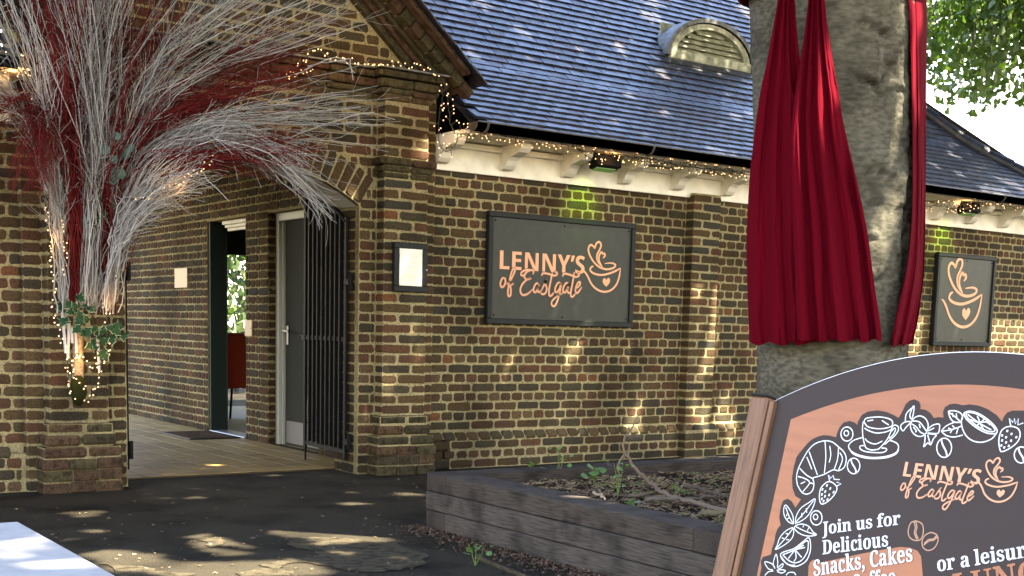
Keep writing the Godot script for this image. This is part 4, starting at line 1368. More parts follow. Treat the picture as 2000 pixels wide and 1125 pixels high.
	# ivy and eucalyptus tucked in
	ivy("variegated ivy trailing at the foot of the twig spray", [[130, 590, 0.40], [155, 585, 0.42], [120, 605, 0.40], [140, 612, 0.44], [168, 600, 0.44], [150, 628, 0.45], [128, 628, 0.43], [172, 622, 0.44], [182, 640, 0.44], [165, 645, 0.45], [190, 655, 0.43], [215, 645, 0.42], [232, 640, 0.42], [238, 655, 0.42], [222, 662, 0.42], [205, 670, 0.42], [178, 670, 0.42], [186, 682, 0.42], [206, 690, 0.42], [175, 605, 0.44], [145, 600, 0.45], [136, 598, 0.46], [160, 615, 0.47], [148, 640, 0.46], [225, 650, 0.45], [198, 645, 0.45]], 0.062)
	ivy("small ivy sprig with cream edges halfway up the twig spray", [[180, 430, 0.5], [194, 424, 0.5], [205, 418, 0.52], [186, 440, 0.5], [220, 402, 0.52], [200, 432, 0.5]], 0.042)
	euca()

func leaf_outline(kind: int) -> PackedVector2Array:
	if kind == 0:
		return PackedVector2Array([Vector2(0, -0.1), Vector2(0.22, -0.32), Vector2(0.4, -0.12), Vector2(0.75, 0.02), Vector2(0.42, 0.28), Vector2(0.38, 0.5), Vector2(0.16, 0.55), Vector2(0, 1.0), Vector2(-0.16, 0.55), Vector2(-0.38, 0.5), Vector2(-0.42, 0.28), Vector2(-0.75, 0.02), Vector2(-0.4, -0.12), Vector2(-0.22, -0.32)])
	return PackedVector2Array([Vector2(0, 0), Vector2(0.3, 0.12), Vector2(0.46, 0.4), Vector2(0.4, 0.72), Vector2(0, 1.0), Vector2(-0.4, 0.72), Vector2(-0.46, 0.4), Vector2(-0.3, 0.12)])

func add_leaf(mb: MB, outline: PackedVector2Array, x: Transform3D, sc: float, fold: float) -> void:
	var c := Vector3(0, 0.3, 0)
	for i in outline.size():
		var a := outline[i] * sc; var b := outline[(i + 1) % outline.size()] * sc
		mb.tri(x * (c * sc), x * Vector3(a.x, a.y, -absf(a.x) * fold), x * Vector3(b.x, b.y, -absf(b.x) * fold))

func ivy(label: String, spots: Array, size: float) -> void:
	var c := onz(spots[0][0], spots[0][1], spots[0][2])
	var I := thing("ivy_sprig", label, "ivy", c)
	var o: Vector3 = -c
	var st := MB.new()
	var pts := PackedVector3Array(); var rd := PackedFloat32Array()
	for s in spots:
		pts.append(o + onz(s[0], s[1], s[2] - 0.03)); rd.append(0.003)
	st.tube(smooth3(pts, 3), _fill(pts.size() * 3 - 2, 0.003), 4)
	part("stem", st, M.moss, I)
	for s in spots:
		var p := o + onz(s[0], s[1], s[2])
		var face := Vector3(rng.randf_range(-1.1, 0.7), rng.randf_range(-0.3, 1.0), 1.0).normalized()
		var yb := Basis.looking_at(-face, Vector3.UP) * Basis(Vector3(0, 0, 1), rng.randf_range(-2.6, 2.6))
		var sc := size * rng.randf_range(0.75, 1.2)
		var m := MB.new()
		var cv := rng.randf_range(0.15, 0.6)
		add_leaf(m, leaf_outline(0), Transform3D(yb, p), sc, cv)
		var lf := part("leaf", m, M.ivy_cream, I)
		var m2 := MB.new()
		add_leaf(m2, leaf_outline(0), Transform3D(yb, p + yb * Vector3(0, sc * 0.045, 0.0022)), sc * 0.91, cv)
		part("leaf_centre", m2, M.ivy_green, lf)

func _fill(n: int, v: float) -> PackedFloat32Array:
	var r := PackedFloat32Array(); r.resize(n); r.fill(v); return r

func euca() -> void:
	var E := thing("eucalyptus_sprig", "round blue green eucalyptus leaves among the twigs above the arch spring", "leaves", onz(222, 290, 0.56))
	var o: Vector3 = -E.position
	for s in [[205, 262], [220, 258], [236, 264], [248, 280], [240, 292], [226, 280], [212, 284], [200, 300], [214, 306], [228, 302], [240, 312], [205, 316], [222, 324], [232, 330], [218, 340]]:
		var face := Vector3(rng.randf_range(-0.7, 0.2), rng.randf_range(-0.3, 0.5), 1.0).normalized()
		var yb := Basis.looking_at(-face, Vector3.UP) * Basis(Vector3(0, 0, 1), rng.randf_range(-3, 3))
		var m := MB.new()
		add_leaf(m, leaf_outline(1), Transform3D(yb, o + onz(s[0], s[1], 0.55 + rng.randf_range(-0.03, 0.06))), 0.06 * rng.randf_range(0.85, 1.25), 0.12)
		part("leaf", m, M.euca, E)

# ================================================================ the wrapped tree
var TREE := Vector3(-0.357, 0.0, 4.099)
var RV := Vector3(0.8158, 0, 0.5784)       # across the line of sight to the tree
var FV := Vector3(-0.5784, 0, 0.8158)      # from the tree to the photographer
func trunk_c(y: float) -> Vector3: return Vector3(TREE.x, y, TREE.z) - RV * 0.05 * maxf(y - 0.7, 0.0) + RV * 0.01
func trunk_r(y: float) -> float: return 0.352 + 0.018 * maxf(y - 0.9, 0.0) + 0.16 * exp(-y * 4.0) + 0.02 * maxf(y - 2.8, 0.0)

func build_tree() -> Node3D:
	var T := thing("street_tree", "thick grey tree trunk wrapped in red cloth standing in the planter", "tree", TREE)
	var o := -TREE
	var fn := FastNoiseLite.new(); fn.seed = 5; fn.frequency = 1.2; fn.fractal_octaves = 4
	var m := MB.new()
	var H := 5.4; var nr := 300; var ns := 168
	var hy := func(i: int) -> float: return 3.1 * i / 260.0 if i <= 260 else 3.1 + 2.3 * (i - 260) / 40.0
	var creases := []
	rng.seed = 95
	for k in 46: creases.append([rng.randf_range(-0.5, 0.85), rng.randf_range(0.75, 3.0), rng.randf_range(0.04, 0.22), rng.randf_range(-0.05, 0.05), rng.randf_range(0.4, 0.8)])
	for k in 9: creases.append([rng.randf_range(0.1, 0.6), rng.randf_range(2.2, 2.5), rng.randf_range(0.1, 0.25), rng.randf_range(0.02, 0.08), 0.45])
	var V := []; var K := []
	for i in nr + 1:
		var y: float = hy.call(i)
		var r := trunk_r(y)
		var near := []
		for cr in creases:
			if absf(cr[1] - y) < 0.12: near.append(cr)
		var row := []; var kr := []
		for k in ns + 1:
			var a := TAU * (k % ns) / ns
			# a = 0 looks at the photographer; + is to the right
			var d := FV * cos(a) + RV * sin(a)
			var n1 := fn.get_noise_3d(d.x * 1.1, y * 0.9, d.z * 1.1) * 0.045 + fn.get_noise_3d(d.x * 3.0 + 9, y * 4.0, d.z * 3.0) * 0.02
			var dark := 1.0
			# seam where two stems have grown together: rough dark bark in ripples
			var aa := wrapf(a - (0.98 + 0.07 * sin(y * 3.1) + 0.04 * sin(y * 7.0)), -PI, PI)
			n1 -= 0.07 * exp(-aa * aa * 130.0) - 0.035 * exp(-pow(aa - 0.22, 2.0) * 45.0) - 0.035 * exp(-pow(aa + 0.17, 2.0) * 60.0)
			var rough := exp(-pow(aa / 0.2, 2.0)) + 0.8 * exp(-pow((aa - 0.35) / 0.2, 2.0))
			if rough > 0.02:
				var q := fn.get_noise_3d(d.x * 12.0, y * 13.0, d.z * 12.0) + 0.6 * fn.get_noise_3d(d.x * 26.0, y * 26.0, d.z * 26.0)
				n1 += 0.026 * rough * q
				dark *= lerpf(1.0, clampf(0.6 + 0.9 * q, 0.3, 1.0), clampf(rough * 1.4, 0.0, 1.0))
			for kn in [[0.25, 2.36, 0.06, 0.10], [0.5, 2.30, -0.04, 0.08], [0.22, 1.92, 0.07, 0.12], [0.20, 1.76, -0.05, 0.08], [0.62, 1.85, 0.04, 0.12], [0.55, 1.12, 0.05, 0.09], [0.35, 2.62, 0.04, 0.12], [0.6, 1.45, 0.035, 0.08]]:
				var e: float = (pow(wrapf(a - kn[0], -PI, PI) * 0.4, 2.0) + pow(y - kn[1], 2.0)) / (kn[3] * kn[3])
				if e < 9.0:
					n1 += 1.4 * kn[2] * exp(-e * 1.6) + 0.014 * sin(sqrt(e) * 8.0) * exp(-e * 0.5)
			for cr in near:
				var w := wrapf(a - cr[0], -PI, PI)
				if absf(w) < cr[2]:
					var t: float = w / cr[2]
					var dy: float = y - cr[1] - cr[3] * t * t - 0.01 * fn.get_noise_2d(w * 20.0, cr[1] * 9.0)
					var g: float = exp(-pow(dy / 0.011, 2.0)) * (1.0 - t * t)
					n1 -= 0.03 * g
					n1 += 0.022 * exp(-pow((dy - 0.022) / 0.014, 2.0)) * (1.0 - t * t)
					dark *= 1.0 - 0.6 * g * cr[4]
			dark *= 0.95 + 0.1 * fn.get_noise_3d(d.x * 5.0 + 3.0, y * 7.0, d.z * 5.0)
			row.append(o + trunk_c(y) + d * (r * (1.0 + n1)))
			kr.append(Color(dark, dark, dark * 0.98))
		V.append(row); K.append(kr)
	var N := []
	for i in nr + 1:
		var rw := []
		for k in ns + 1:
			var a: Vector3 = V[i][(k + 1) % ns] - V[i][(k - 1 + ns) % ns]
			var b: Vector3 = V[mini(i + 1, nr)][k] - V[maxi(i - 1, 0)][k]
			var cx := a.cross(b).normalized()
			rw.append(cx if cx.dot(V[i][k] - o - trunk_c(hy.call(i))) > 0 else -cx)
		N.append(rw)
	for i in nr:
		for k in ns:
			m.quadn(V[i][k], V[i][k + 1], V[i + 1][k + 1], V[i + 1][k], N[i][k], N[i][k + 1], N[i + 1][k + 1], N[i + 1][k])
			var cc := m.c.size()
			m.c[cc - 6] = K[i][k]; m.c[cc - 5] = K[i + 1][k + 1]; m.c[cc - 4] = K[i][k + 1]
			m.c[cc - 3] = K[i][k]; m.c[cc - 2] = K[i + 1][k]; m.c[cc - 1] = K[i + 1][k + 1]
	part("trunk", m, M.bark, T)
	# limbs up into the crown
	rng.seed = 91
	var lim := [[Vector3(-4.5, 7.2, 5.5), 0.17], [Vector3(3.5, 7.4, 2.8), 0.18], [Vector3(0.5, 8.5, 7.5), 0.17], [Vector3(-1.5, 7.8, 2.2), 0.14], [Vector3(6.0, 7.0, 5.5), 0.14], [Vector3(-6.5, 7.4, 9.0), 0.13], [Vector3(5.6, 6.6, 0.9), 0.10]]
	for L in lim:
		var lm := MB.new()
		var s := trunk_c(H - 0.3)
		var e: Vector3 = L[0]
		var mid := s.lerp(e, 0.45) + Vector3(rng.randf_range(-0.3, 0.3), 0.5, rng.randf_range(-0.3, 0.3))
		var p := smooth3(PackedVector3Array([o + s, o + s.lerp(mid, 0.5) + Vector3(0, 0.3, 0), o + mid, o + e]), 5)
		var rd := PackedFloat32Array()
		for k in p.size(): rd.append(lerpf(L[1] * 1.4, 0.03, float(k) / p.size()))
		lm.tube(p, rd, 8)
		part("limb", lm, M.bark, T)
	crown(T)
	return T

# leaf mesh shared by the crowns
func leaf_mesh(mt: Material) -> ArrayMesh:
	var m := MB.new()
	var out := PackedVector2Array([Vector2(0, 0), Vector2(0.3, 0.05), Vector2(0.5, 0.35), Vector2(0.26, 0.55), Vector2(0.2, 0.8), Vector2(0, 1.0), Vector2(-0.2, 0.8), Vector2(-0.26, 0.55), Vector2(-0.5, 0.35), Vector2(-0.3, 0.05)])
	add_leaf(m, out, Transform3D(Basis.IDENTITY, Vector3(0, -0.4, 0)), 1.0, 0.25)
	return m.mesh(mt)

func leaf_field(called: String, parent: Node3D, pts: Array, size: float, o: Vector3, mt: Material = M.leaf) -> void:
	var mm := MultiMesh.new()
	mm.transform_format = MultiMesh.TRANSFORM_3D
	mm.use_colors = true
	mm.mesh = leaf_mesh(mt)
	mm.instance_count = pts.size()
	for i in pts.size():
		var b := Basis(Vector3(rng.randfn(0, 1), rng.randfn(0, 1), rng.randfn(0, 1)).normalized(), rng.randf_range(0, TAU))
		mm.set_instance_transform(i, Transform3D(b.scaled(Vector3.ONE * size * rng.randf_range(0.75, 1.25)), o + pts[i]))
		var g := rng.randf()
		mm.set_instance_color(i, Color(lerpf(0.055, 0.11, g), lerpf(0.10, 0.155, g), lerpf(0.022, 0.03, g)))
	var n := MultiMeshInstance3D.new()
	n.name = called
	n.multimesh = mm
	n.set_meta("kind", "stuff")
	parent.add_child(n, true)

# openings in the crown: where a ray to the sun is free. [point on a surface, radius]
func sun_gaps() -> Array:
	var g := []
	var ground := [[460, 1056, 0.10], [425, 1058, 0.07], [490, 1062, 0.07], [535, 1062, 0.06], [545, 1036, 0.06], [575, 1040, 0.08], [605, 1044, 0.10], [668, 1052, 0.06], [695, 1050, 0.11], [722, 1051, 0.08], [525, 989, 0.07], [520, 997, 0.06], [540, 1000, 0.05], [580, 999, 0.07], [700, 985, 0.06], [710, 1006, 0.07], [744, 1016, 0.05], [250, 1090, 0.10], [220, 1088, 0.07], [300, 1104, 0.11], [340, 1110, 0.10], [410, 1114, 0.14], [455, 1118, 0.12], [370, 1120, 0.10], [540, 1104, 0.10], [565, 1106, 0.07], [165, 1002, 0.06], [345, 995, 0.07], [210, 980, 0.04], [370, 1043, 0.05], [790, 1032, 0.05], [300, 1048, 0.05], [800, 965, 0.04], [590, 1115, 0.08], [490, 1113, 0.09]]
	for f in ground: g.append([ony(f[0], f[1], 0.0), f[2] * 1.0])
	for k in 26: g.append([ony(rng.randf_range(150, 820), rng.randf_range(960, 1125), 0.0), rng.randf_range(0.0, 0.03)])
	var wall := [[1282, 468, 0.035], [1276, 480, 0.03], [1298, 512, 0.03], [1400, 500, 0.045], [1402, 520, 0.04], [1430, 510, 0.045], [1428, 520, 0.03], [1398, 560, 0.05], [1405, 580, 0.05], [1395, 600, 0.06], [1388, 630, 0.045], [1384, 660, 0.05], [1386, 690, 0.04], [1418, 545, 0.04], [1380, 600, 0.04], [1358, 740, 0.05], [1413, 787, 0.05], [1234, 838, 0.05], [1125, 664, 0.055], [1128, 676, 0.04], [1422, 840, 0.05], [995, 700, 0.03], [1340, 590, 0.035], [1345, 880, 0.04]]
	for f in wall: g.append([onz(f[0], f[1], 0.01), f[2] * 0.75])
	for k in 34:      # the big patch on the far end of the wall
		g.append([onz(rng.randf_range(1950, 2010), rng.randf_range(510, 690), 0.01), rng.randf_range(0.05, 0.13)])
	for f in [[1812, 545, 0.05], [1822, 520, 0.05], [1800, 620, 0.05], [1790, 655, 0.06], [1845, 520, 0.05], [1900, 570, 0.05], [1925, 520, 0.05], [1870, 515, 0.04]]: g.append([onz(f[0], f[1], 0.03), f[2]])
	for f in [[770, 728, -0.01], [826, 772, 0.0], [820, 796, -0.01], [780, 852, -0.005], [766, 874, -0.005], [830, 295, 0.03], [712, 340, 0.03]]: g.append([onz(f[0], f[1], 0.18), f[2]])
	for f in [[942, 6, 0.05], [1015, 64, 0.055], [1024, 70, 0.04], [1212, 103, 0.06], [1208, 97, 0.04], [1285, 142, 0.05], [1298, 152, 0.04], [1300, 224, 0.05], [1228, 190, 0.05], [1202, 241, 0.03], [1268, 8, 0.06], [1262, 35, 0.05], [1288, 40, 0.06], [1450, 8, 0.07], [1460, 30, 0.07], [1455, 20, 0.07], [1440, 232, 0.06], [1460, 225, 0.05], [926, 112, 0.03], [1135, 100, 0.02], [1980, 362, 0.09], [1992, 370, 0.09], [1950, 352, 0.06], [1870, 340, 0.05], [1860, 305, 0.04], [1825, 325, 0.04]]: g.append([onroof(f[0], f[1]), f[2] * 0.5])
	for f in [[912, 929, 0.045], [935, 932, 0.05], [955, 934, 0.05], [965, 936, 0.04], [1005, 950, 0.04], [1140, 970, 0.04], [1120, 966, 0.04], [1330, 891, 0.07], [1310, 893, 0.05], [1385, 889, 0.06]]: g.append([ony(f[0], f[1], 0.31), f[2]])
	for f in [[1700, 136, 0.05], [1712, 140, 0.04], [1716, 166, 0.03], [1688, 282, 0.045], [1684, 296, 0.04], [1725, 285, 0.04], [1702, 248, 0.04], [1766, 256, 0.035], [1678, 498, 0.045], [1690, 480, 0.03], [1682, 515, 0.04]]: g.append([at_depth(f[0], f[1], 5.78), f[2] * 0.5])
	for k in 3: g.append([ony(rng.randf_range(0, 130), 1045 + k * 30, 0.72), -0.01])
	return g

func crown(T: Node3D) -> void:
	rng.seed = 101
	var gaps := sun_gaps()
	var fn := FastNoiseLite.new(); fn.seed = 77; fn.frequency = 0.22; fn.fractal_octaves = 3
	var pts := []
	# the foliage hangs in uneven layers; leaves are left out along sun rays to place the light flecks
	# hashed on the plane across the sun's rays
	var e1 := SUN.cross(Vector3.RIGHT).normalized(); var e2 := SUN.cross(e1)
	var cell := 0.25
	var grid := {}
	for g in gaps:
		var c := Vector2(g[0].dot(e1), g[0].dot(e2)); var r: float = g[1] + 0.075
		for ix in range(int(floor((c.x - r) / cell)), int(floor((c.x + r) / cell)) + 1):
			for iy in range(int(floor((c.y - r) / cell)), int(floor((c.y + r) / cell)) + 1):
				var key := Vector2i(ix, iy)
				if not grid.has(key): grid[key] = []
				grid[key].append(Vector3(c.x, c.y, r * r))
	var n := 0
	var tries := 0
	while n < 118000 and tries < 380000:
		tries += 1
		var p := Vector3(rng.randf_range(-9.0, 13.5), rng.randf_range(6.2, 9.6), rng.randf_range(-1.4, 12.5))
		var rim := Vector2((p.x - 1.5) / 11.8, (p.z - 5.6) / 7.4).length()
		if rim > 1.05: continue
		if p.y > 9.8 - 2.2 * rim * rim: continue
		if p.z < 1.0 and p.y < 6.6: continue
		if rim > 1.0 + 0.18 * fn.get_noise_2d(p.x * 3.0, p.z * 3.0): continue
		if fn.get_noise_3d(p.x * 1.6, p.y * 2.2, p.z * 1.6) < -0.42: continue
		var c := Vector2(p.dot(e1), p.dot(e2))
		var free := false
		for h in grid.get(Vector2i(int(floor(c.x / cell)), int(floor(c.y / cell))), []):
			if c.distance_squared_to(Vector2(h.x, h.y)) < h.z:
				free = true; break
		if free: continue
		pts.append(p); n += 1
	leaf_field("crown", T, pts, 0.175, -TREE)

# second tree, right of the building: only its hanging outer twigs come into the picture
func build_side_tree() -> void:
	rng.seed = 111
	var base := Vector3(13.5, 0, -3.0)
	var T := thing("leafy_tree", "leafy green tree hanging over the roof end against the bright sky", "tree", base)
	var m := MB.new()
	m.tube(PackedVector3Array([Vector3(0, -0.1, 0), Vector3(-0.1, 2, 0.1), Vector3(-0.3, 4.5, 0.2), Vector3(-1.2, 6.5, 0.3)]), PackedFloat32Array([0.34, 0.27, 0.22, 0.12]), 10)
	part("trunk", m, M.bark, T)
	var pts := []
	var outline := [[1812, -40, 1812, 60], [1820, 60, 1812, 70], [1830, 110, 1990, 120], [1860, 170, 2000, 180]]
	# twigs that droop into view, each carrying leaves
	var twig := MB.new()
	var spots := []
	for k in 74:
		var x := rng.randf_range(1815, 2120)
		var y := rng.randf_range(-160, 60)
		var low := 235.0 - maxf(0.0, 1905 - x) * 1.0 if x < 1905 else 240.0
		spots.append([x, y, minf(low, y + rng.randf_range(60, 220)), rng.randf_range(14.5, 17.5)])
	for s in spots:
		var a := at_depth(s[0], s[1], s[3])
		var e := at_depth(s[0] - rng.randf_range(-10, 30), s[2], s[3] + rng.randf_range(-0.4, 0.4))
		twig.tube(PackedVector3Array([a - base, a.lerp(e, 0.5) - base + Vector3(rng.randfn(0, 0.05), rng.randfn(0, 0.05), 0), e - base]), PackedFloat32Array([0.012, 0.008, 0.003]), 4, false)
		var L := a.distance_to(e)
		for j in int(L * 75):
			var t := rng.randf()
			pts.append(a.lerp(e, t) + Vector3(rng.randfn(0, 0.13), rng.randfn(0, 0.10), rng.randfn(0, 0.2)))
	for k in 900:
		var c := at_depth(2160, -40, 16.5)
		pts.append(c + Vector3(rng.randfn(0, 1.4), absf(rng.randfn(0, 0.9)) + 0.2, rng.randfn(0, 1.2)))
	for sp in [[Vector3(-1.2, 6.5, 0.3), 5.0], [Vector3(-0.3, 4.5, 0.2), 4.0]]:
		for q in [at_depth(1880, -60, 16.0), at_depth(1990, -40, 16.5), at_depth(2080, 40, 16.0)]:
			twig.tube(PackedVector3Array([sp[0], sp[0].lerp(q - base, 0.5) + Vector3(0, 0.5, 0), q - base]), PackedFloat32Array([0.08, 0.04, 0.012]), 5, false)
	part("twigs", twig, M.bark, T, "stuff")
	leaf_field("crown", T, pts, 0.10, -base, M.leaf_lit)

# ================================================================ red cloth on the trunk
# rows: pixel y, left pixel x, right pixel x; the cloth follows the trunk and hangs in folds
func cloth(parent: Node3D, called: String, rows: Array, folds: float, amp: float, sd: int, ruffle := 0.0, out := 0.03) -> void:
	var D := 6.15
	var nv := 70; var nu := 96
	var o: Vector3 = -parent.position
	var fn := FastNoiseLite.new(); fn.seed = sd; fn.frequency = 1.0
	var V := []
	for i in nv + 1:
		var f := float(i) / nv
		var t := f * (rows.size() - 1)
		var k := mini(int(t), rows.size() - 2)
		var q := t - k
		var r0: Array = rows[maxi(k - 1, 0)]; var r1: Array = rows[k]; var r2: Array = rows[k + 1]; var r3: Array = rows[mini(k + 2, rows.size() - 1)]
		var py := lerpf(r1[0], r2[0], q)
		var lx := cubic_interpolate(r1[1], r2[1], r0[1], r3[1], q); var rx := cubic_interpolate(r1[2], r2[2], r0[2], r3[2], q)
		var row := []
		for j in nu + 1:
			var u := float(j) / nu
			var wave := folds * (1.0 + 0.22 * fn.get_noise_2d(u * 2.0, f * 0.6 + 7.0))
			var ph := u * wave * TAU + 1.9 * fn.get_noise_2d(u * 2.0, f * 1.1)
			var env := clampf(0.35 + 0.75 * f, 0.0, 1.0)
			var fold := amp * env * (0.7 * sin(ph) + 0.3 * sin(ph * 0.5 + 1.0) + 0.16 * sin(ph * 2.0 + f * 2.0 + 2.0 * fn.get_noise_2d(u * 3.0 + 5.0, f * 2.0)))
			var px := lerpf(lx, rx, u) + sin(ph * 1.0 + 1.5) * 1.2 * env
			var yy := py
			if i > nv - 8:
				var g := float(i - nv + 8) / 8.0
				yy += g * ruffle * (1.1 * absf(sin(ph * 0.5 + 0.3)) + 0.7 * fn.get_noise_2d(u * 4.0, 3.0))
				fold += g * g * (-0.02 + 0.012 * sin(ph * 2.0))
			var P := at_depth(px, yy, D)
			var c := trunk_c(P.y)
			var w := (P - c).dot(RV)
			var R := trunk_r(P.y) + out
			var dep := sqrt(maxf(R * R - w * w, 0.0))
			var edge := minf(u, 1.0 - u) * 2.0
			dep = maxf(dep, 0.03) + fold
			# slide along the sight line to the chosen depth
			var dd := ray(px, yy)
			var cur := (P - c).dot(FV)
			var Q := P + dd * ((dep - cur) / dd.dot(FV))
			row.append(o + Q)
		V.append(row)
	var m := MB.new()
	var N := []
	for i in nv + 1:
		var rw := []
		for j in nu + 1:
			var a: Vector3 = V[i][mini(j + 1, nu)] - V[i][maxi(j - 1, 0)]
			var b: Vector3 = V[maxi(i - 1, 0)][j] - V[mini(i + 1, nv)][j]
			rw.append(a.cross(b).normalized())
		N.append(rw)
	for i in nv:
		for j in nu:
			m.quadn(V[i + 1][j], V[i + 1][j + 1], V[i][j + 1], V[i][j], N[i + 1][j], N[i + 1][j + 1], N[i][j + 1], N[i][j])
	part(called, m, M.velvet, parent)

func build_cloths() -> void:
	var base := trunk_c(1.1) + FV * 0.38
	var C := thing("velvet_drape", "wide crimson velvet drape falling in folds over the tree trunk's front", "drape", base)
	cloth(C, "drape_panel", [[-40, 1522, 1548], [0, 1518, 1553], [60, 1508, 1557], [120, 1497, 1563], [180, 1484, 1574], [250, 1474, 1580], [350, 1463, 1590], [480, 1457, 1600], [580, 1459, 1606], [668, 1462, 1612]], 3.4, 0.030, 3, 5.0, 0.075)
	cloth(C, "drape_panel", [[-40, 1582, 1606], [0, 1578, 1611], [60, 1571, 1618], [120, 1562, 1627], [180, 1552, 1638], [250, 1545, 1650], [350, 1545, 1672], [450, 1548, 1693], [560, 1552, 1708], [662, 1556, 1722]], 4.2, 0.032, 9, 5.0, 0.12)
	var S := thing("velvet_drape", "narrow twisted crimson velvet drape hanging down the tree trunk's shaded side", "drape", trunk_c(1.1) + RV * 0.38)
	cloth(S, "drape_panel", [[-40, 1772, 1806], [20, 1776, 1810], [120, 1779, 1809], [250, 1781, 1808], [380, 1781, 1807], [470, 1776, 1806], [540, 1766, 1803], [600, 1753, 1796], [640, 1745, 1789], [672, 1739, 1782]], 2.2, 0.024, 15, 5.0, 0.15)
	# band that ties them, round the trunk above
	var Bn := thing("velvet_band", "crimson velvet band tied round the tree trunk above the drapes", "band", trunk_c(2.8))
	var m := MB.new()
	var fn := FastNoiseLite.new(); fn.seed = 8; fn.frequency = 2.5
	for loop in 3:
		var pts := PackedVector3Array(); var rd := PackedFloat32Array()
		for k in 49:
			var a := TAU * k / 48.0
			var y := 2.735 + loop * 0.05 + 0.02 * sin(a * 2.0 + loop)
			var d := FV * cos(a) + RV * sin(a)
			pts.append(trunk_c(y) - Bn.position + d * (trunk_r(y) + 0.035) ); rd.append(0.036 + 0.01 * fn.get_noise_2d(cos(a) * 2 + loop, sin(a) * 2))
		m.tube(pts, rd, 7, false)
	part("wrap", m, M.velvet, Bn)

